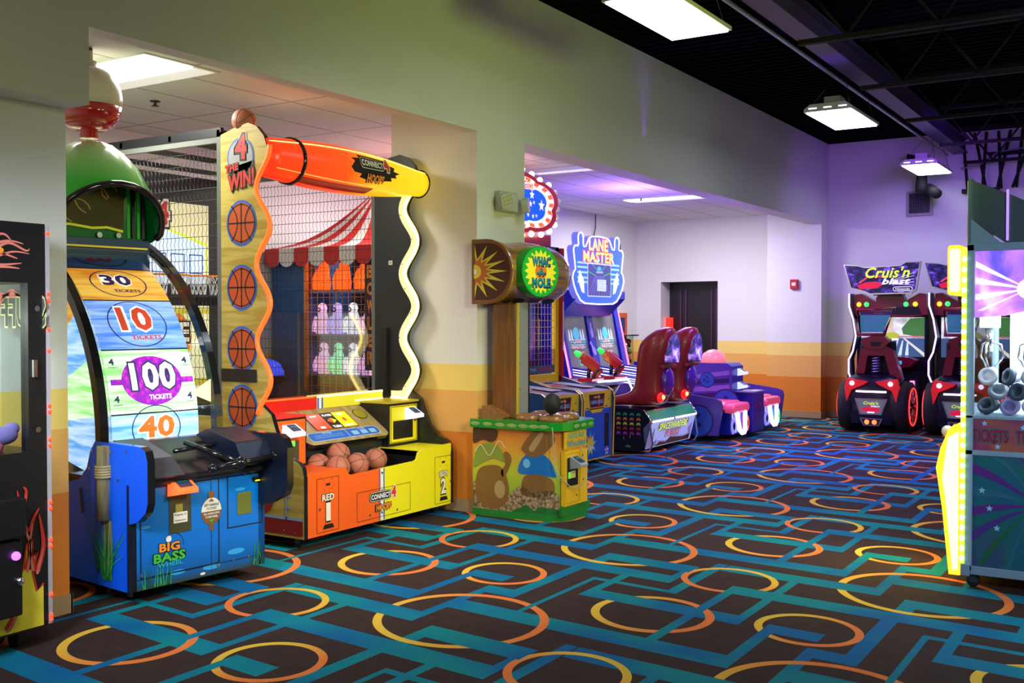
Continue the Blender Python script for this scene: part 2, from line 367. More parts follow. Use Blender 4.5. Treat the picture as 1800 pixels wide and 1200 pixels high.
def wallpaint():
    m = mat('striped_wall_paint', (.7, .7, .68), .7); N, L, b = nodes(m)
    g = N.new('ShaderNodeNewGeometry'); s = N.new('ShaderNodeSeparateXYZ'); L.new(g.outputs['Position'], s.inputs[0])
    d = N.new('ShaderNodeMath'); d.operation = 'DIVIDE'; d.inputs[1].default_value = 2; L.new(s.outputs[2], d.inputs[0])
    r = N.new('ShaderNodeValToRGB'); r.color_ramp.interpolation = 'CONSTANT'; e = r.color_ramp.elements
    e[0].position = 0; e[0].color = (.76, .22, .012, 1); e[1].position = .32; e[1].color = (.82, .42, .10, 1)
    x = e.new(.487); x.color = (.88, .64, .17, 1); x = e.new(.593); x.color = (.74, .73, .71, 1)
    L.new(d.outputs[0], r.inputs[0]); L.new(r.outputs[0], b.inputs['Base Color'])
    t = N.new('ShaderNodeTexNoise'); t.inputs['Scale'].default_value = 180; L.new(g.outputs['Position'], t.inputs['Vector'])
    bp = N.new('ShaderNodeBump'); bp.inputs['Strength'].default_value = .15; bp.inputs['Distance'].default_value = .002
    L.new(t.outputs['Fac'], bp.inputs['Height']); L.new(bp.outputs[0], b.inputs['Normal']); return m
WALL = wallpaint()
def tilemat():
    m = mat('ceiling_tile', (.72, .72, .70), .8); N, L, b = nodes(m)
    g = N.new('ShaderNodeNewGeometry'); s = N.new('ShaderNodeSeparateXYZ'); L.new(g.outputs['Position'], s.inputs[0]); o = []
    for i, p in ((0, .61), (1, 1.22)):
        q = N.new('ShaderNodeMath'); q.operation = 'WRAP'; q.inputs[1].default_value = p; q.inputs[2].default_value = 0; L.new(s.outputs[i], q.inputs[0])
        k = N.new('ShaderNodeMath'); k.operation = 'COMPARE'; k.inputs[1].default_value = p/2; k.inputs[2].default_value = p/2-.012; L.new(q.outputs[0], k.inputs[0]); o.append(k)
    mn = N.new('ShaderNodeMath'); mn.operation = 'MINIMUM'; L.new(o[0].outputs[0], mn.inputs[0]); L.new(o[1].outputs[0], mn.inputs[1])
    t = N.new('ShaderNodeTexNoise'); t.inputs['Scale'].default_value = 90; L.new(g.outputs['Position'], t.inputs['Vector'])
    mx = N.new('ShaderNodeMix'); mx.data_type = 'RGBA'; mx.inputs[6].default_value = (.38, .37, .36, 1); mx.inputs[7].default_value = (.72, .71, .69, 1)
    L.new(mn.outputs[0], mx.inputs[0]); L.new(mx.outputs[2], b.inputs['Base Color'])
    bp = N.new('ShaderNodeBump'); bp.inputs['Strength'].default_value = .3; bp.inputs['Distance'].default_value = .004
    L.new(t.outputs['Fac'], bp.inputs['Height']); L.new(bp.outputs[0], b.inputs['Normal']); return m
TILE = tilemat()
DECK = mat('black_roof_deck', (.0015, .0015, .002), 1); DECK.node_tree.nodes['Principled BSDF'].inputs['Specular IOR Level'].default_value = .05
BASE = mat('tan_baseboard', (.42, .27, .13), .55)

# ------------------------------------------------------------------ setting
struct(MB().box(-3.5, 8.5, -2.5, 17.2, -.06, 0, CARPET), 'floor', 'dark carpet with teal bars and orange and yellow rings')
mb = MB()
mb.box(-.13, 0, 3.4, 6.92, 3.05, 4.32, WALL); mb.box(-.26, 0, 7.64, 16.43, 3.05, 4.32, WALL)
mb.box(-.2, 0, -2.5, 3.4, 2.65, 4.32, WALL); mb.box(-.87, -.2, -2.5, 3.4, 0, 4.32, WALL)
mb.box(-.87, 0, 6.92, 7.64, 0, 4.32, WALL); mb.box(-.87, 0, 16.43, 16.9, 0, 4.32, WALL)
struct(mb, 'wall_left', 'long wall with two wide openings, white above yellow and orange stripes')
mb = MB(); mb.box(-3.52, -3.4, 3.0, 17.1, 0, 3.4, WALL); struct(mb, 'wall_back', 'back wall of the side rooms')
mb = MB(); mb.box(-3.4, -.87, 3.0, 3.1, 0, 3.4, WALL); struct(mb, 'wall_near', 'near end wall of the side room')
mb = MB(); mb.box(-3.4, -2.94, 16.9, 17.35, 0, 3.4, WALL); mb.box(-1.89, -.87, 16.9, 17.35, 0, 3.4, WALL); mb.box(-2.94, -1.89, 16.9, 17.35, 2.2, 3.4, WALL)
struct(mb, 'wall_alcove', 'end wall of the side room with a dark doorway')
mb = MB(); mb.box(0, 8.5, 16.78, 16.95, 0, 4.32, WALL); mb.box(0, 8.5, 16.75, 16.78, 0, 2.64, WALL)
struct(mb, 'wall_far', 'far wall with ledge and stripes')
mb = MB(); mb.box(8.5, 8.6, -2.5, 16.95, 0, 4.4, WALL); struct(mb, 'wall_right', 'right wall')
mb = MB(); mb.box(-.87, 8.5, -2.6, -2.5, 0, 4.4, WALL); struct(mb, 'wall_behind', 'wall behind the viewer')
mb = MB(); mb.box(-3.5, -.13, 3.0, 7.0, 3.27, 3.33, TILE); mb.box(-3.5, -.26, 7.0, 17.0, 3.27, 3.33, TILE); struct(mb, 'ceiling_tiles', 'lowered tile ceiling of the side rooms')
mb = MB(); mb.box(-3.6, 8.5, -2.5, 17.2, 4.36, 4.42, DECK)
for i in range(-16, 112): mb.prism([(-.06, 0), (.06, 0), (.03, -.04), (-.03, -.04)], Fr((0, i*.152, 4.36), (0, 1, 0), (0, 0, 1)), -.2, 8.5, DECK)
struct(mb, 'ceiling', 'black ribbed roof deck')
mb = MB()
mb.box(-.21, -.188, -2.5, 3.41, 0, .1, BASE); mb.box(-.87, -.188, 3.4, 3.412, 0, .1, BASE)
mb.box(-.88, .012, 6.908, 6.92, 0, .1, BASE); mb.box(0, .012, 6.92, 7.64, 0, .1, BASE); mb.box(-.87, .012, 7.64, 7.652, 0, .1, BASE)
mb.box(-.88, .012, 16.418, 16.43, 0, .1, BASE); mb.box(0, .012, 16.43, 16.75, 0, .1, BASE); mb.box(-.882, -.87, 16.42, 16.9, 0, .1, BASE)
struct(mb, 'baseboard_left', 'tan rubber baseboard')
mb = MB(); mb.box(.0, 8.5, 16.738, 16.75, 0, .1, BASE); mb.box(-1.89, -.87, 16.888, 16.9, 0, .1, BASE); mb.box(-3.4, -2.94, 16.888, 16.9, 0, .1, BASE); struct(mb, 'baseboard_far')
mb = MB(); mb.box(-3.4, -3.388, 3.1, 16.9, 0, .1, BASE); struct(mb, 'baseboard_back')
# door in the doorway
DK = mat('dark_door', (.012, .008, .012), .35); DK2 = mat('dark_door_edge', (.12, .05, .12), .3, .6)
mb = MB(); mb.box(-3.0, -1.85, 17.28, 17.33, 0, 2.2, DK); d = struct(mb, 'door_1', 'dark double glass door in a deep doorway')
for x in (-2.72, -2.62, -2.14, -2.05): MB().box(x-.012, x+.012, 17.255, 17.28, .9, 2.08, DK2).build('push_rail', d)
MB().box(-2.94, -1.9, 17.24, 17.28, .86, .92, DK).build('mid_rail', d)
tag(MB().box(-2.93, -2.80, 17.1, 17.12, 1.32, 1.58, glow('red_reflection', (1, .02, .01), 1.6)).build('sign_reflection', loc=(-2.86, 17.11, 1.32)), 'bright red exit sign reflection in the dark doorway', 'sign')  # reflection of an exit sign, built as a glowing block

# ------------------------------------------------------------------ common bits
PAPER = mat('paper', (.8, .78, .7), .7)
def bolts(mb, fr, pts, r=.008, m=None):
    for x, y in pts: mb.poly(fr, circ(x, y, r, n=10), m or BOLT, 3)
def caster(name, loc, label, parent, r=.045):
    c = MB(); x, y, z = loc
    c.lathe([(r*.6, -.014), (r, -.012), (r, .012), (r*.6, .014)], (x, y, r), RUB, 'Y', 16)
    c.box(x-.02, x+.02, y-.022, y-.016, r*.7, r*2.1, STL); c.box(x-.02, x+.02, y+.016, y+.022, r*.7, r*2.1, STL); c.box(x-.035, x+.035, y-.035, y+.035, r*2.1, r*2.25, STL)
    return c.build('caster', parent)
def card_reader(parent, o, u, n, shell, w_=.12, tilt=.5):
    """small wedge reader: body with a dark screen"""
    fr = Fr(o, u, (0, 0, 1)); c = MB()
    prof = [(0, 0), (.10, .02), (.10, .045), (.0, .10)]      # out, up
    f2 = Fr(Vector(o)-fr.u*w_/2, fr.n, (0, 0, 1))
    c.prism(prof, f2, -w_, 0, shell); e = c.build('card_reader', parent, bevel=.008)
    a = Vector(o)+fr.n*.10+Vector((0, 0, .045)); b2 = Vector(o)+Vector((0, 0, .10)); fs = Fr((a+b2)/2, fr.u, (b2-a))
    d = MB(); d.poly(fs, rrct(-w_*.33, w_*.33, -.042, .042, .01), mat('reader_screen', (.01, .015, .02), .1, emit=.15, ecol=(.1, .3, .5)), 3)
    d.text(fs, 'SWIPE CARD', 0, .012, w_*.45, .012, CYA, 5); d.build('screen', e)
    return e

# ------------------------------------------------------------------ flame claw machine at the left edge
t = thing('claw_machine', 'black flame-decorated prize machine with red edge lights cut off by left edge', 'claw machine', (.02, 2.6, 0))
f = FX(.2); c = MB()
c.box(-.17, .2, 1.95, 3.01, .09, .93, BLK); c.box(-.17, .2, 1.95, 3.01, 1.72, 2.0, BLK)
for y0, y1 in ((2.92, 3.01), (1.95, 2.05)):
    c.box(.14, .2, y0, y1, .93, 1.72, BLK)
c.box(-.17, -.12, 1.95, 2.0, .93, 1.72, BLK)
FL1 = mat('flame_red', (.6, .03, .02), .4); FL2 = mat('flame_pink', (.7, .2, .16), .4)
def tongue(c, f, pts, wmax, m, l=0, n=24):
    """flame lick: smooth curve tapering to its tip"""
    P = []; k = len(pts)-1
    for i in range(n+1):
        tt = i/n*k; j = min(int(tt), k-1); q = tt-j; p0 = pts[max(j-1, 0)]; p1 = pts[j]; p2 = pts[j+1]; p3 = pts[min(j+2, k)]
        P.append(tuple(.5*((2*p1[d])+(-p0[d]+p2[d])*q+(2*p0[d]-5*p1[d]+4*p2[d]-p3[d])*q*q+(-p0[d]+3*p1[d]-3*p2[d]+p3[d])*q**3) for d in (0, 1)))
    c.line(f, P, [wmax*(1-i/n)**.6+.002 for i in range(n+1)], m, l)
for pts, wd in (([(2.72, 1.92), (2.8, 1.94), (2.84, 1.91)], .012), ([(2.72, 1.88), (2.82, 1.91), (2.9, 1.90)], .012), ([(2.72, 1.84), (2.82, 1.9), (2.91, 1.87), (2.93, 1.88)], .013),
                ([(2.72, 1.86), (2.8, 1.85), (2.87, 1.83)], .012), ([(2.72, 1.82), (2.78, 1.8), (2.89, 1.81)], .013), ([(2.72, 1.79), (2.82, 1.79), (2.88, 1.785)], .012),
                ([(2.72, 1.815), (2.84, 1.86), (2.93, 1.855)], .01)):
    tongue(c, f, pts, wd, FL2, 1)
c.poly(f, circ(2.78, 1.865, .022, .014), ORP, 2)
# lower flames: yellow field with red border
yf = [(2.70, .10), (2.985, .10), (2.985, .30), (2.95, .27), (2.93, .36), (2.955, .46), (2.93, .42), (2.90, .5), (2.885, .40), (2.87, .34), (2.84, .45), (2.83, .35), (2.80, .31), (2.70, .34)]
c.poly(f, yf, YEP, 1); c.line(f, yf[2:], .012, FL1, 2)
for pts in ([(2.90, .38), (2.92, .5), (2.88, .62), (2.90, .74), (2.885, .77)], [(2.93, .38), (2.915, .5), (2.93, .6), (2.965, .66)], [(2.95, .36), (2.985, .48), (2.965, .63)],
            [(2.86, .36), (2.84, .5), (2.87, .62), (2.855, .76)], [(2.80, .12), (2.84, .2), (2.78, .28), (2.72, .3)]):
    tongue(c, f, pts, .03, FL1, 3); tongue(c, f, [(a, b-.01) for a, b in pts[:-1]], .012, FL2, 4)
bolts(c, f, [(2.965, 1.60), (2.965, 1.03)], .014)
c.build('cabinet', t)
c = MB(); c.box(.2, .225, 2.93, 2.95, 1.28, 1.36, CHR); c.build('lock', t)
c = MB(); c.box(.2, .32, 2.2, 2.83, .56, .74, BLK); c.box(.2, .3, 2.2, 2.82, .2, .55, BLK); k = c.build('control_shelf', t, bevel=.01)
MB().ball((.31, 2.78, .48), .02, glow('violet_led', (.6, .1, 1), 3)).build('button', k); MB().ball((.305, 2.8, .36), .02, CHR).build('button', k)
g = pane('clear_glass', (.93, .96, .95), .05)
MB().box(.165, .17, 2.14, 2.92, .93, 1.72, g).build('window_glass', t)
c = MB(); c.box(-.15, .14, 3.0, 3.004, .93, 1.72, g); fb = FY(2.996)
DCL = mat('faded_black_print', (.08, .09, .09), .5)
c.text(fb, 'STUFF', .045, 1.585, .37, .16, mat('dull_yellow_print', (.6, .6, .25), .5), 1, .07, flip=True); c.text(fb, 'STUFF', .045, 1.585, .355, .14, DCL, 2, .03, flip=True)
for i in range(4): tongue(c, fb, [(-.15, 1.62+.02*i), (-.05, 1.69-.01*i), (.04, 1.66), (.13, 1.69-.03*i)], .012, FL2, 3)
c.build('side_glass', t)
c = MB(); c.box(.188, .206, 3.012, 3.03, .1, 1.99, mat('clear_led_tube', (.45, .4, .45), .2)); s_ = c.build('edge_light_strip', t)
RL = glow('red_led', (1, .03, .01), 4)
for z in (1.955, 1.67, 1.64, 1.5, 1.40, 1.14, 1.11, .98, .95, .68, .65, .5, .47, .24, .12, .14): MB().ball((.21, 3.02, z), .009, RL, 8, 6).build('red_led', s_)
caster('caster', (.1, 2.9, 0), None, t, .04); caster('caster', (-.1, 2.9, 0), None, t, .04)
c = MB(); pc = mat('prize_purple_plush', (.2, .16, .5), .8)
c.ball((.06, 2.87, 1.0), .055, pc, sx=1, sy=1.4, sz=.8).ball((.06, 2.93-.01, 1.03), .03, pc, sy=1.3).ball((.05, 2.83, .96), .05, mat('prize_pink_plush', (.8, .15, .3), .8))
tag(c.build('plush_toy', loc=(.06, 2.87, .94)), 'purple and pink plush toy behind the glass of the flame machine', 'toy')

# ------------------------------------------------------------------ big fishing wheel machine
BB = thing('wheel_game', 'blue fishing-themed ticket wheel machine with green fish head and big numbered wheel', 'arcade machine', local=True)
BBB = mat('bass_blue', (.0, .16, .85), .35); BBS = mat('bass_side_blue', (.0, .11, .95), .35)
W = .90
prof = [(-1.35, .08), (0, .08), (0, .45), (.08, .47), (.16, .53), (.18, .58), (.18, .80), (.16, .855), (.12, .875), (-.33, .875), (-.38, .82), (-.42, .72), (-.5, .65), (-.6, .625), (-1.35, .62)]
c = MB(); f = FY(0)
c.prism(prof, f, -.045, 0, BBS, GBK)
RD1 = mat('reed_green', (.03, .45, .06), .5); RD2 = mat('reed_dark', (.01, .12, .05), .5)
PST = ramp2(mat('wood_post_print', (.3, .22, .1), .5), 'noise', (.10, .07, .03), (.45, .36, .18), (30, 30, 3), .35, .65)
c.poly(f, rct(-.245, -.165, .12, .45), PST, 1)
for i in range(34):
    a = random.uniform(-.16, .16); h = random.uniform(.2, .5)*(1-abs(a)*2); x0 = -.235+random.uniform(-.05, .05)+.02
    c.line(f, [(x0, .12), (x0+a*.35, .12+h*.5), (x0+a*1.2, .12+h)], [.008, .006, .001], random.choice([RD1, RD1, RD2]), 2+i % 3)
for i in range(7):
    x0 = -.5+.03*i; c.line(f, [(-.3, .14), (x0+.08, .4), (x0, .66-.02*i)], [.006, .005, .001], RD2, 2)
c.line(f, [(-.46, .46), (-.485, .6)], .022, mat('cattail', (.05, .015, .01), .6), 3)
bolts(c, f, [(-.36, .82), (-.385, .72), (-.24, .845), (-.17, .83), (-.1, .68), (-.02, .86-.02), (-.23, .6)], .009)
c.build('side_panel', BB)
c = MB(); prof2 = [(-1.35, .08), (0, .08), (0, .45), (.1, .46), (.24, .52), (.27, .58), (.27, .80), (.24, .855), (.2, .875), (-.33, .875), (-.38, .82), (-.6, .625), (-1.35, .62)]
c.prism(prof2, FY(W), 0, .045, mat('navy_pad', (.004, .006, .02), .45), GBK); c.build('side_panel', BB)
# post on armguard
c = MB(); c.tube([(-.215, -.018, .455), (-.215, -.018, .86)], .036, ramp2(mat('post_wood', (.3, .22, .1), .5), 'noise', (.10, .07, .03), (.5, .4, .2), (30, 30, 3), .35, .65), 14)
k = c.build('mooring_post', BB); c = MB()
for i in range(5): c.tube([(-.215+.041*math.cos(a), -.018+.041*math.sin(a), .69+.014*i) for a in [2*PI*j/16 for j in range(16)]], .008, mat('rope', (.55, .42, .2), .8), 6, True)
c.build('rope', k)
# front
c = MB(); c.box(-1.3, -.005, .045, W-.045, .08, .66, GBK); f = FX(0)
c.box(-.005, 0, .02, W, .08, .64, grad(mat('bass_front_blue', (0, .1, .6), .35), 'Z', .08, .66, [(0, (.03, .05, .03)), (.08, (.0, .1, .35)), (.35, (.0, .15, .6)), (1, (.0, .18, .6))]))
c.frame(f, .065, .575, .14, .635, .007, BLKP, 1); c.frame(f, .63, .885, .33, .67, .007, BLKP, 1); c.line(f, [(.52, .1), (.52, .63)], .003, BLKP, 1); c.line(f, [(.03, .14), (.9, .14)], .004, BLKP, 1)
for x, y, a in ((.1, .42, .03), (.52, .13, .06), (.3, .14, .05), (.69, .19, .06), (.72, .55, .035)): c.poly(f, circ(x, y, a, a*.28), mat('lily_blue', (.03, .35, .75), .4), 1)
c.poly(f, rct(.245, .385, .36, .59), mat('dark_olive', (.05, .05, .02), .5), 2); c.poly(f, rct(.70, .80, .40, .53), mat('olive_print', (.14, .16, .02), .5), 2)
c.poly(f, rct(.285, .33, .44, .52), mat('mustard_print', (.3, .25, .03), .5), 3)
c.poly(f, rct(.27, .36, .415, .475), PAPER, 4); c.text(f, 'Property Of', .315, .46, .075, .016, BLKP, 5, 0); c.text(f, 'Entertainment Center', .315, .43, .07, .01, BLKP, 5, 0)
# bobber sticker
c.poly(f, circ(.52, .45, .068, .078), BRN, 2); c.poly(f, circ(.52, .45, .068, .078, a0=0, a1=180), mat('sticker_white', (.75, .72, .62), .5), 3); c.poly(f, rct(.50, .54, .525, .565), BRN, 3); c.poly(f, rct(.505, .535, .34, .375), BRN, 3)
c.poly(f, [(.50, .505), (.54, .505), (.52, .522)], BRN, 4); c.text(f, 'LIFT HANDLE', .52, .487, .1, .014, BLKP, 4); c.text(f, 'TO START', .52, .466, .07, .014, BLKP, 4)
c.text(f, 'PULL HANDLE DOWN', .52, .437, .105, .012, PAPER, 4); c.text(f, 'TO SPIN WHEEL', .52, .418, .085, .012, PAPER, 4); c.poly(f, [(.50, .402), (.54, .402), (.52, .385)], GRN, 4)
# logo
c.poly(f, circ(.24, .335, .018), PAPER, 3); c.ring(f, .27, .3, .062, .065, BLKP, 2, a0=-10, a1=150)
c.text2(f, 'BIG', .245, .292, .13, .048, ORP, BLKP, 3); c.text2(f, 'BASS', .245, .237, .2, .052, mat('logo_green', (.05, .5, .05), .4), BLKP, 3); c.text(f, 'WHEEL', .25, .197, .16, .026, CYA, 3)
c.text(f, 'TICKETS', .83, .62, .09, .018, mat('faint_teal', (.0, .12, .3), .5), 2); c.poly(f, circ(.46, .1, .018, .008), PAPER, 2)
for i in range(26):
    q = .1+random.uniform(-.05, .16) if i < 16 else .84+random.uniform(-.04, .05); c.line(f, [(q, .085), (q+random.uniform(-.03, .03), .085+random.uniform(.04, .16))], [.006, .001], random.choice([RD1, RD2]), 3)
bolts(c, f, [(.07, .165), (.75, .635), (.56, .13), (.67, .14), (.78, .145), (.83, .11)], .009)
c.box(-.02, .004, 0, .02, .06, .66, GBK); c.build('front_cabinet', BB)
card_reader(BB, (.004, .30, .57), (0, 1, 0), 1, mat('reader_red_glow', (.7, .1, .03), .3, emit=1.6, ecol=(1, .12, .02)), .13)
c = MB(); c.box(0, .02, .81, .86, .59, .61, BLK); c.box(.015, .022, .82, .85, .588, .594, glow('yellow_led', (1, .8, 0), 4)); c.build('ticket_slot', BB)
# deck
c = MB(); PADM = mat('grey_deck', (.05, .055, .065), .3)
c.prism([(.03, .64), (.05, .66), (.05, .69), (-.33, .85), (-.40, .85), (-.40, .64)], FY(W/2), -.405, .405, mat('deck_black', (.012, .012, .016), .25))
c.prism([(.06, .68), (.12, .70), (.0, .79), (-.3, .875), (-.3, .82)], FY(.16), -.11, .07, PADM); c.prism([(.06, .69), (.14, .74), (.08, .84), (-.2, .90), (-.3, .86)], FY(.73), -.13, .10, mat('navy_pad2', (.006, .01, .03), .35))
c.build('control_deck', BB, bevel=.008)
c = MB(); c.tube([(.14, .43, .715), (.15, .62, .73), (.15, .86, .745)], .017, GBK, 10)
for y, z, r in ((.43, .715, .028), (.62, .73, .036), (.86, .745, .028)): c.ball((.145, y, z), r, GBK, 14, 8)
c.tube([(.14, .62, .73), (.0, .52, .79), (-.15, .45, .84)], .016, GBK, 8); c.tube([(-.12, .36, .80), (-.12, .7, .82)], .014, GBK, 10); c.tube([(-.12, .66, .87), (-.02, .68, .85), (.02, .68, .78)], .014, GBK, 8)
c.build('pull_handle', BB)
# wheel
cx, cz = -1.66, .86; rw = 1.235; y0, y1 = .155, .735
fw = CylY(cx, cz, rw)
wood = lambda n, a, b, e: ramp2(mat(n, a, .4), 'noise', a, b, (3, 2, 30), .35, .62, e)
PANL = [(-10, 2, wood('wheel_wood_orange', (.6, .2, .03), (.95, .5, .08), .35), ''), (-6.4, 13.2-0, None, None)]
a_ = [-12, 6.5, 24.4, 40.5, 54, 68]
wm = [wood('wheel_blue_low', (.08, .35, .9), (.5, .75, 1), .9), wood('wheel_green', (.25, .75, .2), (.75, .95, .75), .95), wood('wheel_blue_hi', (.03, .2, .85), (.35, .55, 1), .65), wood('wheel_orange', (.75, .25, .02), (1, .6, .1), .5), wood('wheel_navy', (.02, .06, .2), (.04, .1, .3), 0)]
c = MB()
for i in range(5):
    A0, A1 = R(a_[i])*rw, R(a_[i+1])*rw
    c.poly(fw, rct(y0, y1, A0, A1), wm[i], 0); c.poly(fw, rct(y0, y1, A1-.006, A1+.003), BLKP, 2)
def WT(txt, ang, y, wd, ht, m, m2, l=3, **k): c.text2(fw, txt, y, R(ang)*rw, wd, ht, m, m2, l, **k) if m2 else c.text(fw, txt, y, R(ang)*rw, wd, ht, m, l, **k)
NVY = mat('wheel_navy_print', (.05, .03, .2), .4); WRD = mat('wheel_red_print', (.8, .08, .03), .4, emit=.25, ecol=(.8, .08, .03)); LWH = mat('wheel_white', (.9, .9, .95), .4, emit=.7, ecol=(1, 1, 1))
ym = (y0+y1)/2
c.ring(fw, ym, R(47.5)*rw, .118, .124, NVY, 2, 40, 1.5); WT('30', 48.6, ym-.01, .2, .10, NVY, LWH); WT('TICKETS', 44.2, ym+.03, .18, .025, NVY, None)
c.ring(fw, ym, R(32.6)*rw, .155, .161, DBLU, 2, 40, 1.2); WT('10', 34, ym-.01, .22, .17, WRD, LWH); WT('TICKETS', 28, ym+.03, .2, .03, WRD, None)
vio = ramp2(mat('wheel_violet', (.4, .0, .5), .4), 'voronoi', (.75, .03, .6), (.3, .0, .5), (30, 30, 30), .1, .6, .55)
c.poly(fw, circ(ym, R(15.4)*rw, .2, .15, 44), vio, 2); c.poly(fw, rct(y0+.02, y1-.01, R(14.4)*rw, R(16)*rw), vio, 2); WT('100', 16.6, ym+.01, .3, .17, LWH, NVY); WT('TICKETS', 10.7, ym+.04, .15, .03, LWH, None)
for yy in (y0+.045, y1-.05):
    for aa in (20.9, 10.6): WT('4', aa, yy, .035, .04, NVY, None); WT('TICKETS', aa-1.6, yy+.005, .06, .008, NVY, None)
c.ring(fw, ym, R(2.2)*rw, .13, .136, DBLU, 2, 40, 1.2); WT('40', 2.6, ym, .24, .13, mat('wheel_orange_print', (.9, .2, .02), .4, emit=.25, ecol=(.9, .2, .02)), LWH)
c.ring(fw, ym, R(61)*rw, .118, .124, BLKP, 2, 40, 1.5); WT('20', 60, ym-.02, .2, .10, mat('wheel_dark_red', (.15, .01, .02), .4), None)
k = c.build('prize_wheel', BB)
# printed sides of the wheel
for yy, fy in ((y0, FY(y0)), (y1, Fr((0, y1, 0), (1, 0, 0), (0, 0, 1)))):
  c = MB()
  for i in range(5):
    pts = [(cx+q*math.cos(R(a)), cz+q*math.sin(R(a))) for q, a in [(rw, a_[i]+(a_[i+1]-a_[i])*j/6) for j in range(7)]]+[(cx+.5*math.cos(R(a_[i+1])), cz+.5*math.sin(R(a_[i+1]))), (cx+.5*math.cos(R(a_[i])), cz+.5*math.sin(R(a_[i])))]
    c.poly(fy, pts, [wm[0], wm[1], wm[0], wm[3], wm[4]][i], 0)
  c.build('wheel_side', k)
# black guard rims and clear shroud
RR = 1.30
for yy in (.075, .845):
    c = MB(); pr = [(cx+RR*math.cos(R(a)), cz+RR*math.sin(R(a))) for a in range(-2, 75, 3)]+[(cx+(RR-.055)*math.cos(R(a)), cz+(RR-.055)*math.sin(R(a))) for a in range(73, -4, -3)]
    c.prism(pr, FY(yy), -.025, .025, GBK); c.build('guard_rim', BB)
c = MB(); vs = []
for i in range(27):
    a = R(-2+i*2.9); vs += [(cx+(RR-.004)*math.cos(a), .09, cz+(RR-.004)*math.sin(a)), (cx+(RR-.004)*math.cos(a), .83, cz+(RR-.004)*math.sin(a))]
SHR = pane('clear_shroud', (.95, .97, .98), .03, .02)
c.add(vs, [(2*i, 2*i+1, 2*i+3, 2*i+2) for i in range(26)], SHR, True)
c.build('clear_shroud', BB)
c = MB(); c.prism([(-.13, .0), (0, .07), (0, -.07)], Fr((-.42, .82, 1.11), (.18, .95, .1), (0, 0, 1)), -.006, .006, mat('pointer_cream', (.85, .72, .4), .4, emit=.6, ecol=(1, .85, .5)))
c.build('pointer', BB)
# header box under the fish
c = MB(); c.box(-1.6, -1.04, .10, .80, 1.86, 2.06, mat('header_blue', (.01, .04, .1), .3)); c.box(-1.035, -1.03, .12, .78, 2.0, 2.012, YEP); c.build('header_box', BB, bevel=.01)
# fish head hood
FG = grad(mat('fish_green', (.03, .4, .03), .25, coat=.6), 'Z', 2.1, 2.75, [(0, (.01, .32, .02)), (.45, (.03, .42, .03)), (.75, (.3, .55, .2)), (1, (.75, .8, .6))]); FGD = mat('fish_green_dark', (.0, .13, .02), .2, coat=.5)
c = MB(); secs = []
for i in range(13):      # hood: sections along X from the back to the lip
    q = i/12; x = -1.72+.93*q; wv_ = .25+.12*math.sin(PI*min(1, q*1.1)*.5); top = 2.38+.30*math.sin(PI*(.15+.62*q)) if q < .8 else 2.38+.30*math.sin(PI*(.15+.62*q))-(q-.8)*1.0
    sec = []
    for j in range(17):
        a = R(-12+204*j/16); sec.append((x+.10*(1-math.sin(a))*q**4*-1.6, .45+wv_*math.cos(a), 2.10+(top-2.10)*max(-.1, math.sin(a))))
    secs.append(sec)
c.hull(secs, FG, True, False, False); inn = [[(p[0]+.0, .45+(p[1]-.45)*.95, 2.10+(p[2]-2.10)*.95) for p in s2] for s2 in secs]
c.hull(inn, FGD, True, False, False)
c.tube(secs[-1], .022, GBK, 8); c.build('fish_head_hood', BB)
c = MB(); c.box(-1.6, -1.06, .15, .76, 2.06, 2.44, FGD)
for i, y in enumerate((.70, .735, .77, .805)): c.box(-1.065, -1.04, y-.06, y-.04, 2.07, 2.42, [FG, BLK][i % 2])
MIRR = mat('mouth_screen', (.06, .055, .012), .12); c.box(-1.055, -1.045, .12, .62, 2.13, 2.42, MIRR); fr_ = FX(-1.045)
for q in ((.3, 2.22, .07), (.4, 2.30, .09), (.52, 2.35, .04)): c.ring(fr_, q[0], q[1], q[2], q[2]+.008, mat('mouth_swirl', (.35, .22, .02), .3), 1, 24, 1.2, 10, 250)
c.line(fr_, [(.1, 2.125), (.25, 2.135), (.4, 2.12), (.5, 2.13), (.61, 2.11)], .016, mat('mouth_yellow', (.7, .8, .03), .2), 2)
c.ball((-1.03, .38, 2.46), .06, mat('eye_yellow', (.7, .85, .05), .2), sz=.5); bolts(c, fr_, [(.2, 2.08), (.45, 2.08), (.58, 2.085)], .018); c.build('mouth', BB)
c = MB(); WB = mat('bobber_white', (.62, .60, .48), .3, coat=.3); RB = mat('bobber_red', (.45, .01, .015), .15, coat=.7)
bc = (-1.14, .44, 2.94); pr = [(.20*math.cos(R(a))**.8, .20*math.sin(R(a))) for a in range(0, 86, 8)]+[(.05, .2), (.05, .235), (.028, .24), (.028, .30)]
c.lathe([(.2, -.05), (.2, 0)]+pr[1:], bc, WB); c.lathe([(.15, -.165), (.185, -.115), (.2, -.05)], bc, RB).lathe([(.001, -.20), (.10, -.195), (.15, -.165)], bc, RB).lathe([(.055, -.25), (.055, -.195)], bc, RB, smooth=False)
c.tube([(bc[0], bc[1], 3.2), (bc[0], bc[1], 3.26)], .026, GBK, 12); c.tube([(bc[0], bc[1], 2.5), (bc[0], bc[1], 2.68)], .025, mat('rod_cream', (.6, .65, .4), .4), 10); c.build('bobber', BB)
for x, y in ((-.3, .08), (-.3, .82), (-1.2, .08), (-1.2, .82)): caster('caster', (x, y, 0), None, BB, .032)
BB.location = (.0, 3.62, 0); BB.rotation_euler = (0, 0, R(-6))

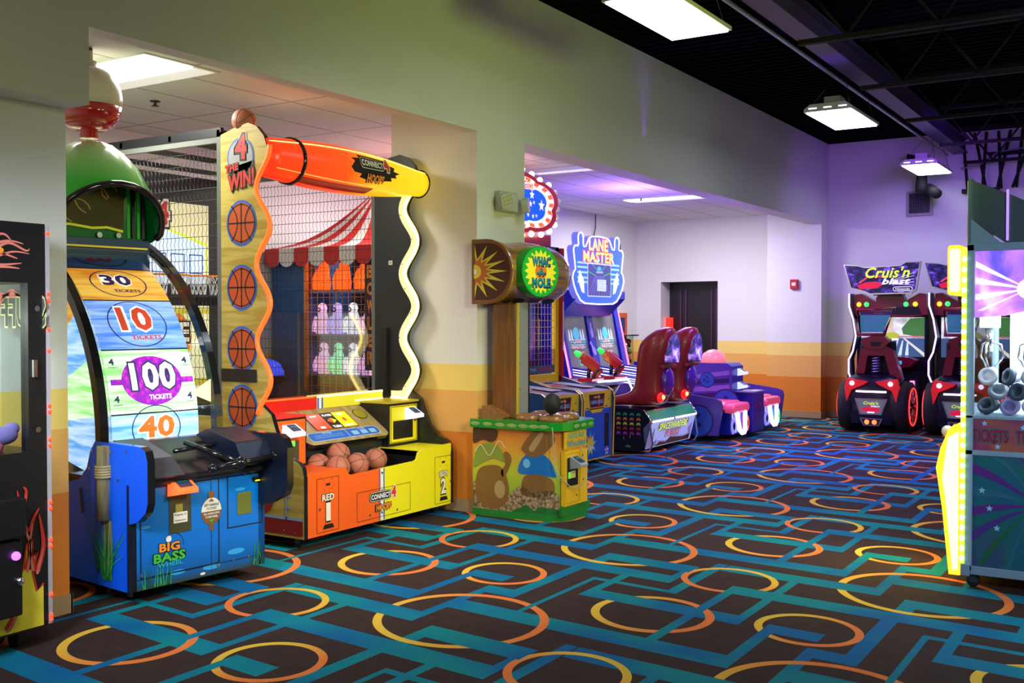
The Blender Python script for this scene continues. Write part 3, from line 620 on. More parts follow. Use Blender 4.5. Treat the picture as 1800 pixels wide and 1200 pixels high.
# ------------------------------------------------------------------ basketball game
C4 = thing('basketball_game', 'orange and yellow two-player basketball cage game with wavy neon columns', 'arcade machine', (-.9, 5.98, 0))
YA, YB = 5.13, 6.83
COURT = ramp2(mat('court_wood', (.6, .42, .12), .4), 'noise', (.40, .26, .04), (.54, .40, .10), (3, 3, 22), .4, .6)
def wave(z): return -.545+.065*math.cos(2*PI*(z-1.135)/.525)
def colprof():
    p = [(-2.7, .08), (-.17, .08), (-.17, .50), (-.185, .56), (-.22, .59), (-.30, .62), (-.38, .70), (-.43, .80), (-.47, .90)]
    z = .97
    while z < 2.72: p.append((wave(z), z)); z += .035
    return p+[(-.53, 2.80), (-.60, 2.87), (-.68, 2.90), (-.78, 2.885), (-.95, 2.84), (-.95, .86), (-2.7, .86)]
BALLP = mat('ball_print', (.50, .07, .012), .5)
def printed_ball(c, f, x, y, rx, ry):
    c.poly(f, circ(x, y, rx, ry, 36), MBLU, 1); c.poly(f, circ(x, y, rx*.9, ry*.9, 36), BALLP, 2)
    c.line(f, [(x-rx*.88, y), (x+rx*.88, y)], .01, BLKP, 3); c.line(f, [(x, y-ry*.88), (x, y+ry*.88)], .01, BLKP, 3)
    for s_ in (-1, 1): c.line(f, [(x+s_*(rx*.25+rx*.42*(abs(k)/5)**2), y+ry*.78*k/5) for k in range(-5, 6)], .009, BLKP, 3)
    c.ring(f, x, y, rx*.87, rx*.92, BLKP, 3, 36, 1)
c = MB(); f = FY(YA); cp = colprof()
c.prism(cp, f, -.035, 0, COURT, GBK)
for z in (2.215, 1.77, 1.345, .94): printed_ball(c, f, -.745, z,  .145, .158)
c.poly(f, rct(-.95, -.60, 1.115, 1.205), BLK, 4); bolts(c, f, [(-.9, 1.18), (-.9, 1.14), (-.63, 1.18), (-.63, 1.14)], .005)
c.poly(f, circ(-.75, 2.67, .13, .135, 30), MBLU, 1); c.poly(f, circ(-.75, 2.67, .118, .122, 30), GRYP, 2); c.poly(f, [(-.83, 2.42), (-.76, 2.51), (-.62, 2.54), (-.62, 2.64), (-.86, 2.6), (-.85, 2.49)], BLKP, 2)
c.text2(f, '4', -.745, 2.74, .115, .17, RED, BLKP, 3); c.text(f, '4', -.745, 2.74, .14, .20, PAPER, 2, .12)
c.text2(f, 'THE', -.83, 2.60, .13, .05, RED, BLKP, 5, shear=.15, rot=8); c.text2(f, 'WIN!', -.735, 2.515, .25, .115, RED, BLKP, 5, shear=.2, rot=10)
# lower side art
c.poly(f, rct(-2.6, -.18, .10, .20), mat('side_maroon', (.25, .01, .01), .5), 1); c.line(f, [(-1.4, .21), (-.18, .21)], .018, mat('side_blue', (.25, .35, .6), .5), 2); c.line(f, [(-.33, .2), (-.33, .55)], .012, mat('side_blue'), 2)
for z in (.28, .36, .43, .5): c.line(f, [(-.33, z), (-.28, z)], .012, mat('side_blue'), 2)
c.poly(f, [(-.66, .52), (-.40, .52), (-.40, .44), (-.43, .33), (-.48, .25), (-.53, .22), (-.58, .30), (-.62, .40), (-.66, .45)], mat('side_jersey', (.28, .02, .012), .5), 3)
for i in range(5): c.line(f, [(-.6+.04*i, .42), (-.57+.03*i, .3+.01*i)], .003, BLKP, 4)
bolts(c, f, [(-.35, .13), (-.25, .12)], .008); c.build('side_panel', C4)
c = MB(); c.prism([(x, z) for x, z in cp], FY(YB), 0, .035, mat('black_side', (.012, .014, .013), .4), GBK); f2 = FY(YB-.034)
c.poly(f2, rct(-.80, -.76, 2.0, 2.035), PAPER, 1); c.text(f2, 'H', -.78, 2.018, .018, .02, BLKP, 2); c.box(-.86, -.80, YB-.07, YB-.035, .95, 1.48, BLK); c.build('side_panel', C4)
# neon
c = MB(); z = .90; pts = []
while z < 2.74: pts.append((wave(z)+.018, YA-.008, z)); z += .03
c.tube(pts, .016, mat('neon_orange', (1, .15, .02), .4, emit=2.2, ecol=(1, .05, .006)), 8); c.build('neon_tube', C4, label='orange-red neon edge light')
c = MB(); p1 = []; z = .93
while z < 2.60: p1.append((wave(z)-.03, z)); z += .03
c.tube([(wave(.9)-.15, YB-.06, .905), (wave(.93)-.0, YB-.06, .905)]+[(x+.028, YB-.06, z) for x, z in p1], .011, mat('neon_yellow', (1, .85, .35), .4, emit=4, ecol=(1, .74, .22)), 8)
k = c.build('neon_tube', C4, label='warm white neon edge light'); c = MB()
bolts(c, FY(YB-.055), [(wave(z)-.06, z) for z in (1.0, 1.2, 1.4, 1.6, 1.8, 2.0, 2.2, 2.4)], .005, BLKP); c.line(FY(YB-.05), [(p1[0][0]-.14, .92)]+[(p1[0][0]-.06, .92)]+p1, .085, mat('neon_diffuser', (.7, .65, .4), .5, emit=.48, ecol=(1, .85, .42)), 0); c.build('diffuser_strip', C4)
# front
c = MB(); f = FX(-.17)
top = [(YB-.03, .56), (6.42, .545), (6.38, .53), (6.36, .48), (6.33, .47), (5.60, .455), (5.57, .47), (5.55, .51), (5.52, .52), (YA+.03, .51)]
for a, b, m_ in ((YA+.03, 5.92, ORG), (5.92, YB-.03, YEL)):
    pp = [(a, .08), (b, .08)]+[(max(a, min(b, y)), z if a-.001 <= y <= b+.001 else .462) for y, z in top]
    c.prism(pp, Fr((-.19, 0, 0), (0, 1, 0), (0, 0, 1)), 0, .02, m_)
c.poly(f, rct(5.905, 5.915, .085, .46), MBLU, 1); c.poly(f, rct(5.92, 5.95, .085, .46), PAPER, 1); c.poly(f, rct(5.955, 5.965, .085, .46), MBLU, 1)
for y0_, t1, t2, col in ((5.27, 'RED', '1', PAPER), (6.60, 'YELLOW', '2', PAPER)):
    c.frame(f, y0_-.02, y0_+.20, .10, .47, .003, BLKP, 2); c.text2(f, t1, y0_+.09, .335, .12, .045, col, mat('muted_print', (.35, .3, .02), .5) if t1 == 'YELLOW' else BLKP, 3, arch=.012 if t1 == 'YELLOW' else 0); c.text2(f, t2, y0_+.09, .235, .07 if t2 == '2' else .045, .125, PAPER, BLKP, 3)
    c.poly(f, [(y0_+.04, .12), (y0_+.15, .12), (y0_+.135, .15), (y0_+.055, .15)], BLKP, 3); c.poly(f, rct(y0_+.07, y0_+.11, .415, .43), BLKP, 3)
    bolts(c, f, [(y0_+.05, .455), (y0_+.13, .455), (y0_+.05, .39), (y0_+.13, .39)], .004, BLKP)
    bolts(c, f, [(y0_+(.01 if t1 == 'RED' else .19), .26)], .01)
c.frame(f, 5.66, 6.27, .11, .32, .003, BLKP, 2)
def c4logo(c, f, cx_, cy_, w_, l=3, sh=0):
    h = w_*.16; c.poly(f, rrct(cx_-w_*.52, cx_+w_*.30, cy_-h*.75, cy_+h*.75, h*.6), BLKP, l); c.poly(f, rrct(cx_-w_*.51, cx_+w_*.29, cy_-h*.68, cy_+h*.68, h*.55), PAPER, l+1); c.poly(f, rrct(cx_-w_*.50, cx_+w_*.28, cy_-h*.6, cy_+h*.6, h*.5), BLKP, l+2)
    c.text(f, 'CONNECT', cx_-w_*.11, cy_, w_*.72, h*.8, WHT, l+3, .04); c.text(f, '4', cx_+w_*.38, cy_+h*.25, w_*.24, h*2.1, PAPER, l+3, .12); c.text(f, '4', cx_+w_*.38, cy_+h*.25, w_*.19, h*1.8, mat('logo_red', (.7, .04, .02), .4), l+4, .06)
    c.text(f, 'HOOPS', cx_+w_*.0, cy_-h*1.75, w_*.62, h*1.25, BLKP, l+2, .1); c.text(f, 'HOOPS', cx_, cy_-h*1.75, w_*.57, h*1.05, ORP, l+4, .05)
c4logo(c, f, 5.95, .265, .30); bolts(c, f, [(5.935, .30), (5.935, .14), (5.80, .14), (6.11, .135), (5.935, .43)], .009)
c.build('front_panel', C4)
c = MB(); c.box(-1.0, -.19, YA+.035, YB-.035, .08, .41, BLK); c.box(-.6, -.195, YA+.035, 5.55, .48, .51, ORG); c.box(-.6, -.195, 6.38, YB-.035, .50, .545, YEL)
c.box(-.25, -.19, 5.55, 5.56, .3, .51, BLK); c.box(-.55, -.19, 5.53, 5.55, .3, .51, BLK); c.box(-.55, -.19, 6.38, 6.40, .3, .54, BLK); c.box(-.6, -.57, 5.5, 6.42, .3, .70, mat('tray_dark', (.02, .025, .03), .35)); c.build('ball_tray', C4)
# ticket boxes
c = MB(); c.box(-.80, -.50, YA+.035, 5.50, .51, .86, BLK); c.box(-.50, -.495, YA+.05, 5.485, .53, .845, ORG); c.box(-.80, -.50, YA+.035, 5.50, .86, .875, mat('red_acrylic', (.7, .03, .02), .3, emit=.25, ecol=(1, .05, .03)))
f = FX(-.495); c.poly(f, rct(5.32, 5.42, .56, .70), mat('dark_olive'), 1); c.poly(f, rct(5.34, 5.38, .66, .70), glow('green_tag', (.2, 1, .1), .4), 2); c.poly(f, rct(5.25, 5.36, .79, .815), mat('dark_olive'), 1); c.build('ticket_box', C4)
c = MB(); c.box(-.80, -.50, 6.42, YB-.035, .545, .885, BLK); c.box(-.50, -.495, 6.435, YB-.05, .57, .865, YEL); f = FX(-.495); c.box(-.82, -.49, 6.41, YB-.035, .885, .9, mat('yellow_top', (.5, .42, .02), .4))
c.poly(f, rct(6.47, 6.72, .60, .745), BLKP, 1); c.poly(f, rct(6.62, 6.75, .745, .84), BLKP, 1); c.frame(f, 6.44, 6.77, .575, .86, .004, BLKP, 2); bolts(c, f, [(6.745, .735)], .009); c.build('ticket_box', C4)
RW = mat('reader_white_glow', (.8, .75, 1), .3, emit=1.1, ecol=(.8, .6, 1))
card_reader(C4, (-.495, 5.32, .72), (0, 1, 0), 1, RW, .13); card_reader(C4, (-.495, 6.68, .745), (0, 1, 0), 1, RW, .12)
# console
c = MB(); P0, P1 = Vector((-.50, 5.98, .665)), Vector((-.78, 5.98, .86)); f = Fr(P0, (0, 1, 0), P1-P0); L_ = (P1-P0).length
TANP = ramp2(mat('console_court', (.35, .24, .1), .35), 'noise', (.30, .2, .08), (.42, .3, .13), (4, 20, 4), .4, .6)
c.prism(rrct(-.47, .44, -.03, L_+.02, .06), f, -.03, 0, TANP, GBK)
c.poly(f, rct(-.27, .20, .115, .30), BLKP, 1); c.poly(f, rct(-.26, -.10, .12, .295), mat('screen_red', (.8, .05, .02), .3, emit=.8, ecol=(1, .06, .02)), 2); c.poly(f, rct(.035, .19, .12, .295), mat('screen_yellow', (.8, .7, 0), .3, emit=.8, ecol=(1, .8, 0)), 2)
SW = mat('screen_white', (.9, .9, .9), .3, emit=.8, ecol=(1, 1, 1))
c.text(f, 'PLAYER', -.03, .27, .1, .022, SW, 3); c.text(f, 'TURN', -.03, .135, .09, .028, SW, 3); c.poly(f, [(-.08, .205), (-.035, .235), (-.035, .175)], mat('screen_red'), 3); c.poly(f, [(.02, .205), (-.025, .235), (-.025, .175)], mat('screen_yellow'), 3)
c.text(f, 'READY', -.18, .27, .07, .016, SW, 3); c.text(f, 'RED', -.18, .14, .05, .022, SW, 3); c.text(f, 'PRESS', .11, .27, .08, .018, SW, 3); c.text(f, 'YELLOW', .11, .14, .11, .022, SW, 3); c.poly(f, circ(.11, .205, .02, .025), mat('screen_red'), 3)
c.poly(f, circ(.33, .245, .07, .06), BLKP, 1); c.poly(f, circ(.33, .245, .063, .054), mat('olive_speaker', (.3, .28, .01), .5), 2)
c.poly(f, rrct(-.41, .36, .0, .095, .035), PAPER, 1); c.poly(f, rrct(-.405, .355, .004, .091, .033), MBLU, 2); c.line(f, [(.0, .01), (.0, .085)], .004, PAPER, 3)
c.text(f, 'HOW TO PLAY', -.2, .078, .1, .012, WHT, 3); c.text(f, 'CONNECT FOUR BASKETS IN A ROW', -.2, .055, .3, .01, LBLU, 3); c.text(f, 'BEFORE THE OTHER PLAYER TO WIN', -.2, .035, .3, .01, LBLU, 3)
for i in range(3): c.poly(f, rct(.05+.1*i, .12+.1*i, .02, .065), LBLU, 3)
c.text(f, 'TO WIN', .18, .078, .07, .011, WHT, 3); c.build('console', C4)
# lit rail and shield
c = MB(); c.box(-.80, -.79, YA+.04, 5.92, .87, .955, mat('red_acrylic2', (.6, .015, .01), .3, emit=.18, ecol=(1, .02, .02))); c.box(-.80, -.79, 5.99, 6.70, .87, .955, mat('yellow_acrylic', (.7, .65, .03), .3, emit=.15, ecol=(1, .9, .1)))
c.box(-.80, -.79, 5.92, 5.99, .87, .955, PAPER); f = FX(-.79); c.poly(f, rct(5.925, 5.94, .87, .955), MBLU, 1); c.poly(f, rct(5.97, 5.985, .87, .955), MBLU, 1)
c.tube([(-.795, YA+.04, .96), (-.795, 5.90, .96)], .007, mat('neon_orange'), 8); c.tube([(-.795, 5.93, .96), (-.795, 6.70, .965), (-.795, 6.70, .905), (-.79, 6.36, .905)], .007, mat('neon_yellow'), 8); c.build('lit_rail', C4)
c = MB(); c.prism(rrct(YA+.04, 6.6, .96, 1.60, .06), Fr((-.85, 0, 0), (0, 1, 0), (0, 0, 1)), 0, .006, pane('acrylic', (.86, .9, .93), .15)); c.build('clear_shield', C4)
# header barrel
YT0, YT1 = 5.14, 6.93
HX, HZ = -.58, 2.665
rf = lambda y: .105+.07*math.sin(PI*max(0, min(1, (y-YT0)/(YT1-YT0)*.9+.12)))
BARM = grad(mat('barrel_print', (1, .4, 0), .3), 'Y', -.84, .95, [(0, (.9, .035, .005)), (.40, (1, .08, .008)), (.50, (1, .22, .01)), (.60, (1, .5, .01)), (1, (.95, .65, .01))], .75)
secs = []
for i in range(25):
    y = YT0+(YT1-YT0)*i/24; r = rf(y); secs.append([(HX+r*math.cos(R(a)), y, HZ+r*math.sin(R(a))) for a in range(0, 360, 15)])
c = MB(); c.hull(secs, BARM); fb = Bar(HX, HZ, rf, .16)
def Y0(a): return R(a)*.16
sp = [(5.88, -.015), (5.93, .03), (5.89, .05), (5.99, .06), (5.97, .085), (6.3, .085), (6.36, .07), (6.33, .055), (6.42, .04), (6.40, .01), (6.48, 0), (6.42, -.02), (6.44, -.04), (6.36, -.045), (6.38, -.07), (6.1, -.09), (5.98, -.075), (6.0, -.05), (5.92, -.045)]
c.poly(fb, [(y, z+.02) for y, z in sp], BLKP, 1); c4logo(c, fb, 6.17, .05, .36, 2)
c.line(fb, [(YT0, .13), (YT1, .14)], .012, mat('barrel_bright', (1, .7, .3), .3, emit=2.5, ecol=(1, .6, .2)), 1); c.line(fb, [(YT0+.05, -.10), (6.2, -.11)], .006, mat('barrel_line', (1, .5, .1), .3, emit=1.0, ecol=(1, .5, .1)), 1)
c.poly(fb, [(5.4, -.125), (6.2, -.125), (6.15, -.19), (5.4, -.19)], mat('barrel_dark_red', (.4, .01, .01), .3, emit=.15, ecol=(.6, .01, .01)), 1)
k = c.build('lit_header', C4)
for y in (5.42, YT1):
    r = rf(y)+.012; MB().lathe([(r-.03, -.015), (r, -.012), (r, .012), (r-.03, .015)], (HX, y, HZ), GBK, 'Y', 32).build('black_ring', k)
# cage frame
c = MB()
for y in (YA, YB-.03):
    c.box(-2.66, -.95, y, y+.03, 2.83, 2.895, BLK); c.box(-2.66, -2.62, y, y+.03, .5, 2.86, BLK); c.box(-.99, -.95, y, y+.03, .86, 2.86, mat('frame_grey', (.12, .13, .12), .4)); c.box(-2.66, -.95, y+.002, y+.028, 2.79, 2.83, mat('frame_grey'))
for x in (-.99, -1.5, -2.05, -2.64): c.box(x, x+.03, YA, YB, 2.84, 2.88, BLK)
c.build('cage_frame', C4)
WIRE = mat('cage_wire', (.012, .012, .014), .6)
for y in (YA+.015, YB-.015):
    c = MB(); x = -.99; i = 0
    while x > -2.62:
        pts = []; z = .9; k = 0
        while z < 2.79: pts.append((x+(.006 if k % 2 else -.006), y, z)); z += .035; k += 1
        c.tube(pts, .0022, WIRE, 4, caps=False, smooth=False); x -= .042
    z = .95
    while z < 2.79: c.tube([(-.97, y, z), (-2.63, y, z)], .0022, WIRE, 4, caps=False); z += .085
    c.build('wire_mesh', C4)
# backboard
f = FX(-2.6); c = MB(); c.box(-2.64, -2.6, YA+.03, YB-.03, .5, 2.80, mat('back_black', (.015, .016, .02), .5))
BBW = mat('board_cream', (.75, .72, .45), .5, emit=.28, ecol=(.9, .9, .55)); BBL = mat('board_pale_blue', (.5, .62, .85), .5, emit=.55, ecol=(.6, .75, 1)); LIM = mat('board_lime', (.6, .75, .03), .5, emit=.4, ecol=(.75, 1, .05))
c.poly(f, rct(5.2, 6.47, 1.86, 2.56), BBW, 0); c.poly(f, [(5.2, 1.86), (6.45, 1.86), (6.45, 2.22), (6.0, 2.34), (5.2, 2.34)], LIM, 1); c.poly(f, [(5.2, 1.86), (6.43, 1.86), (6.43, 2.20), (6.0, 2.32), (5.2, 2.32)], BBL, 2)
for i in range(5): c.frame(f, 5.45+.2*i, 5.60+.2*i, 1.95, 2.12, .01, MBLU, 3)
c.text(f, '4', 5.965, 2.46, .20, .28, BLKP, 3, .12); c.text(f, '4', 5.965, 2.46, .165, .24, PAPER, 4, .1); c.text(f, '4', 5.965, 2.46, .13, .20, RED, 5, .06); c4logo(c, f, 5.7, 2.43, .4, 3); c.poly(f, circ(5.85, 2.31, .05), ORP, 6)
c.poly(f, rct(5.2, 6.47, .9, 1.67), BBW, 0); c.poly(f, rct(5.2, 6.8, 1.68, 1.74), BLK, 4); c.poly(f, circ(6.0, 1.38, .27, n=40), ORP, 1); c.line(f, [(5.2, 1.62), (6.47, 1.62)], .04, mat('board_yellow', (.8, .7, .05), .5), 2)
for tx, z in (('SWIPE', 1.44), ('CARD', 1.2)):
    c.text(f, tx, 5.93, z, .66, .20, BLKP, 2, .1); c.text(f, tx, 5.93, z, .63, .175, PAPER, 3, .04)
c.poly(f, rct(5.3, 6.8, .97, 1.03), mat('board_yellow'), 3); c.build('backboard', C4)
NET = mat('net_white', (.7, .72, .8), .6)
for i in range(7):
    y = 5.42+.21*i; c = MB(); c.tube([(-2.49+.085*math.cos(a), y+.085*math.sin(a), 1.93) for a in [2*PI*j/14 for j in range(14)]], .008, ORP, 6, True)
    r_ = c.build('hoop', C4); c = MB()
    for j in range(10):
        for s_ in (1, -1):
            c.tube([(-2.49+rr*math.cos(2*PI*(j+s_*q*.5)/10), y+rr*math.sin(2*PI*(j+s_*q*.5)/10), 1.93-.055*q) for q, rr in ((0, .085), (1, .075), (2, .065), (3, .06))], .0035, NET, 4, caps=False)
    c.build('net', r_)
for x, y in ((-.3, 5.22), (-.3, 6.74), (-2.5, 5.22), (-2.5, 6.74)): caster('caster', (x, y, 0), None, C4, .03)
# basketballs
BS = noisy(mat('basketball_leather', (.42, .13, .07), .55), 60, .15, .3)
def basketball(loc, r, rot=(0, 0, 0)):
    c = MB(); c.ball((0, 0, 0), r, BS, 24, 16)
    for k in range(3):
        pts = []
        for j in range(28):
            a = 2*PI*j/28; v = {0: (math.cos(a), math.sin(a), 0), 1: (math.cos(a), 0, math.sin(a)), 2: (.55*math.cos(a), .84 if False else math.sin(a), 0)}[k] if k < 2 else None
            if k == 2: q = .5+.22*math.cos(2*a); v = Vector((q, math.cos(a), math.sin(a))).normalized()
            pts.append(Vector(v)*r*1.0)
        c.tube(pts, r*.022, BLKP, 5, True)
        if k == 2: c.tube([(-p.x, p.y, p.z) for p in pts], r*.022, BLKP, 5, True)
    o = c.build('basketball', loc=(0, 0, 0)); o.location = loc; o.rotation_euler = rot; return o
import mathutils
for i, (y, z, x, lb) in enumerate(((5.60, .5, -.29, 'front left basketball in the tray, nearest the RED 1 panel'), (5.60, .5, -.48, 'rear left basketball lying in the ball tray'), (5.77, .565, -.44, 'topmost basketball at the back of the tray pile'),
                                   (5.79, .5, -.275, 'front middle basketball resting in the tray cutout'), (6.07, .5, -.34, 'rightmost basketball in the tray, beside the yellow half'))):
    tag(basketball((x, y, z), .086, (i*.7, i*1.1, i*.5)), lb, 'ball', 'basketballs in the ball tray')
tag(basketball((-.78, 5.19, 2.93), .085, (.3, 1, 2)), 'brown basketball ornament on top of the court-wood column', 'ball')

# ------------------------------------------------------------------ carnival booth behind the cage
BT = thing('carnival_booth', 'prize booth under a red and white striped awning, seen through the wire cage', 'booth', (-2.3, 8.3, 0))
AW = mat('awning_red', (.62, .02, .02), .6); AWW = mat('awning_white', (.78, .76, .72), .6)
ex0, ex1, ey0, ey1, ez = -3.36, -1.50, 7.9, 8.85, 2.28; ap = Vector((-2.36, 8.55, 2.92))
c = MB(); n = 9
def aw(q, k):     # q along the eave 0..1, k 0 at the eave 1 at the apex (slight sag)
    p = Vector((ex0+(ex1-ex0)*q, ey0, ez)); r_ = p.lerp(ap, k); r_.z -= .16*math.sin(PI*k)*(1-k*.3); return r_
for i in range(n):
    for j in range(8): c.add([aw(i/n, j/8), aw((i+1)/n, j/8), aw((i+1)/n, (j+1)/8), aw(i/n, (j+1)/8)], [(0, 1, 2, 3)], (AW, AWW)[i % 2])
for sx in (ex0, ex1):
    for i in range(8):
        for j in range(8):
            def P_(q, k): p = Vector((sx, ey0+(ey1-ey0)*q, ez)); r_ = p.lerp(ap, k); r_.z -= .16*math.sin(PI*k)*(1-k*.3); return r_
            c.add([P_(i/8, j/8), P_((i+1)/8, j/8), P_((i+1)/8, (j+1)/8), P_(i/8, (j+1)/8)], [(0, 1, 2, 3)], (AW, AWW)[i % 2])
k = c.build('awning', BT)
for i in range(n):
    x0 = ex0+(ex1-ex0)*i/n; x1 = ex0+(ex1-ex0)*(i+1)/n; c = MB()
    c.prism([(x0, ez), (x1, ez)]+[((x0+x1)/2+(x1-x0)/2*math.cos(R(a)), ez-.10-.09*math.sin(R(a))) for a in range(0, 181, 15)], FY(ey0), -.006, .006, (AW, AWW)[i % 2], AWW); c.build('valance_flap', k)
BW = mat('booth_blue', (.01, .09, .28), .5); OG = mat('booth_orange', (.8, .25, .02), .4); BK = mat('booth_interior', (.01, .012, .03), .6)
c = MB(); c.box(-3.36, -2.86, 8.0, 8.8, .0, 2.3, BW); c.box(-2.86, -1.5, 8.7, 8.8, 0, 2.3, BK); c.box(-1.55, -1.5, 8.0, 8.8, 0, 2.3, BK); c.box(-2.86, -1.5, 8.0, 8.7, 0, .7, BK)
c.box(-3.36, -2.86, 7.99, 8.0, 1.86, 1.87, mat('blue_trim', (.03, .15, .5), .5)); c.build('body', BT)
c = MB()
for x in (-2.87, -1.86, -1.76): c.box(x, x+.03, 7.96, 8.0, .7, 2.2, OG)
for i in range(16): c.box(-2.86+.083*i, -2.855+.083*i, 7.97, 7.975, .7, 2.2, OG)
for i in range(20): c.box(-2.86, -1.5, 7.97, 7.975, .72+.075*i, .725+.075*i, OG)
c.build('front_grille', BT); c = MB(); c.box(-2.05, -1.9, 7.955, 7.965, 1.05, 2.15, mat('sign_brown', (.06, .02, .02), .4)); f = FY(7.953)
for i, ch in enumerate('BOWLER'): c.text(f, ch, -1.975, 2.02-.17*i, .09, .13, ORP, 1, .05)
c.build('letter_sign', BT)
for z in (1.84, 1.40, .99): MB().box(-2.84, -2.06, 8.02, 8.4, z-.02, z, mat('shelf_grey_blue', (.3, .3, .4), .3)).build('shelf', BT)  # shelf boards in plain grey-blue
SHW = [('glow_prize_orange', (.9, .15, .02), (1, .10, .01), 1.3), ('glow_prize_violet', (.6, .5, .9), (.55, .4, 1), .9), ('glow_prize_pink', (.9, .6, .8), (1, .5, .8), .9), ('glow_prize_green', (.4, .9, .6), (.3, 1, .5), .9), ('glow_prize_white', (.9, .9, .95), (.9, .9, 1), .9)]
SHM = [mat(a, b_, .4, emit=e, ecol=q) for a, b_, q, e in SHW]
def prize(x, z, m, lb, grp, h=.32):
    c = MB(); c.lathe([(.02, 0), (.075, .0), (.085, .06*h/.32), (.07, .16*h/.32), (.05, h*.72), (.058, h*.82), (.045, h*.95), (.012, h)], (x, 8.14, z), m, 'Z', 14, 1, .7)
    for s_ in (-1, 1): c.tube([(x+s_*.06, 8.12, z+h*.55), (x+s_*.085, 8.1, z+h*.3), (x+s_*.075, 8.09, z+.02)], [.022, .03, .025], m, 8)
    f = FY(8.085); c.ring(f, x, z+h*.78, .012, .026, mat('prize_dark', (.1, .02, .02), .5), 1, 12)
    return tag(c.build('glowing_prize', loc=(x, 8.14, z)), lb, 'toy', grp)
for i, x in enumerate((-2.76, -2.48, -2.20)): prize(x, 1.84, SHM[0], ['leftmost', 'middle', 'rightmost'][i]+' glowing orange prize on the top shelf of the booth', 'orange prizes on the top booth shelf', .40)
for i, x in enumerate((-2.78, -2.57, -2.36, -2.15)): prize(x, 1.40, SHM[[2, 1, 4, 2][i]], ['leftmost, half hidden,', 'bluish second', 'white third', 'rightmost pinkish'][i]+' glowing prize on the middle booth shelf', 'glowing prizes on the middle booth shelf')
for i, x in enumerate((-2.76, -2.56, -2.36, -2.16)): prize(x, .99, SHM[[2, 3, 4, 2][i]], ['leftmost pink', 'green-lit second', 'white third', 'rightmost pink'][i]+' glowing prize on the lowest booth shelf', 'glowing prizes on the lowest booth shelf')
t = thing('dark_arcade_cabinet', 'dark sloping arcade cabinet with a blue lit dome behind the wire cage', 'arcade machine', (-2.7, 7.4, 0))
c = MB(); c.prism([(-3.2, .0), (-2.0, .0), (-2.0, .55), (-2.25, .62), (-2.6, .95), (-3.2, 1.0)], FY(7.35), -.25, .25, mat('cabinet_dark_teal', (.005, .03, .04), .3), BLK); c.build('cabinet', t, bevel=.01)
c = MB(); c.lathe([(.16, 0), (.155, .05), (.12, .12), (.06, .155), (.001, .165)], (-2.72, 7.3, 1.0), mat('blue_dome', (.02, .05, .6), .2, emit=1.0, ecol=(.05, .1, 1))); c.lathe([(.17, -.02), (.18, 0), (.17, .01)], (-2.72, 7.3, 1.0), BLK); c.build('dome_light', t)
MB().tube([(-3.0, 7.09, .86), (-2.6, 7.09, .84)], .01, glow('violet_tube', (.5, .05, 1), 2), 8).build('light_strip', t)

# ------------------------------------------------------------------ hammer game on the pillar
WH = thing('hammer_game', 'rounded mallet game with green rim, carved log header and yellow coin door on the pillar', 'arcade machine', (.4, 7.3, 0))
def plan(o=0, y0=6.86, y1=7.40):
    p = [(.0, y0-o)]; xs = [(.30, 0), (.5, .01), (.66, .035), (.75, .09), (.79, .18)]
    for x, d in xs: p.append((x+o, y0-o+d))
    for x, d in reversed(xs): p.append((x+o, y1+o-d*.6))
    return p+[(.0, y1+o)]
f0 = Fr((0, 0, 0), (1, 0, 0), (0, 1, 0))
MG = grad(mat('mural_gradient', (.5, .4, .1), .4), 'Z', .05, .70, [(0, (.25, .30, .05)), (.25, (.30, .45, .03)), (.5, (.50, .55, .04)), (.72, (.72, .36, .04)), (1, (.70, .18, .03))])
c = MB(); c.prism(plan(), f0, .05, .70, MG, MG); f = FY(6.86)
class PlanF:      # decals on the curved -Y side follow the plan curve
    curved = None
    def P(s, x, y, l=0):
        pl = plan()[:6]
        for (xa, ya), (xb, yb) in zip(pl, pl[1:]):
            if x <= xb: break
        q = max(0, (x-xa)/(xb-xa)); return Vector((x, ya+(yb-ya)*q-.003-.0011*l, y))
pf = PlanF()
def cpoly(m, pts, l, sm=True):   # slice polygons at plan vertices
    if sm and len(pts) < 14:
        k = len(pts); o = []
        for i in range(k):
            p0, p1, p2, p3 = pts[i-1], pts[i], pts[(i+1) % k], pts[(i+2) % k]
            for j in range(5):
                q = j/5; o.append(tuple(.5*((2*p1[d])+(-p0[d]+p2[d])*q+(2*p0[d]-5*p1[d]+4*p2[d]-p3[d])*q*q+(-p0[d]+3*p1[d]-3*p2[d]+p3[d])*q**3) for d in (0, 1)))
        pts = [(max(.005, min(.745, x)), max(.03, min(.695, y))) for x, y in o]
    bm = bmesh.new(); vs = [bm.verts.new((x, y, 0)) for x, y in pts]; bm.faces.new(vs)
    for xx in (.30, .5, .66, .75): bmesh.ops.bisect_plane(bm, geom=bm.verts[:]+bm.edges[:]+bm.faces[:], plane_co=(xx, 0, 0), plane_no=(1, 0, 0))
    bm.verts.index_update(); c.add([pf.P(v.co.x, v.co.y, l) for v in bm.verts], [tuple(v.index for v in q.verts) for q in bm.faces], m); bm.free()
SOIL = ramp2(mat('soil_print', (.3, .2, .1), .5), 'voronoi', (.5, .36, .2), (.14, .07, .03), (40, 40, 40), .2, .75); MBR = mat('mallet_print', (.24, .11, .03), .35); MB2 = mat('mallet_light', (.45, .3, .12), .35)
cpoly(SOIL, [(.01, .055), (.74, .055), (.74, .2), (.66, .24), (.55, .22), (.45, .26), (.36, .20), (.28, .13), (.18, .16), (.1, .22), (.01, .26)], 1)
cpoly(mat('grass_print', (.01, .15, .02), .5), [(.38, .05), (.74, .05), (.74, .09), (.62, .11), (.56, .08), (.5, .12), (.44, .09)], 2)
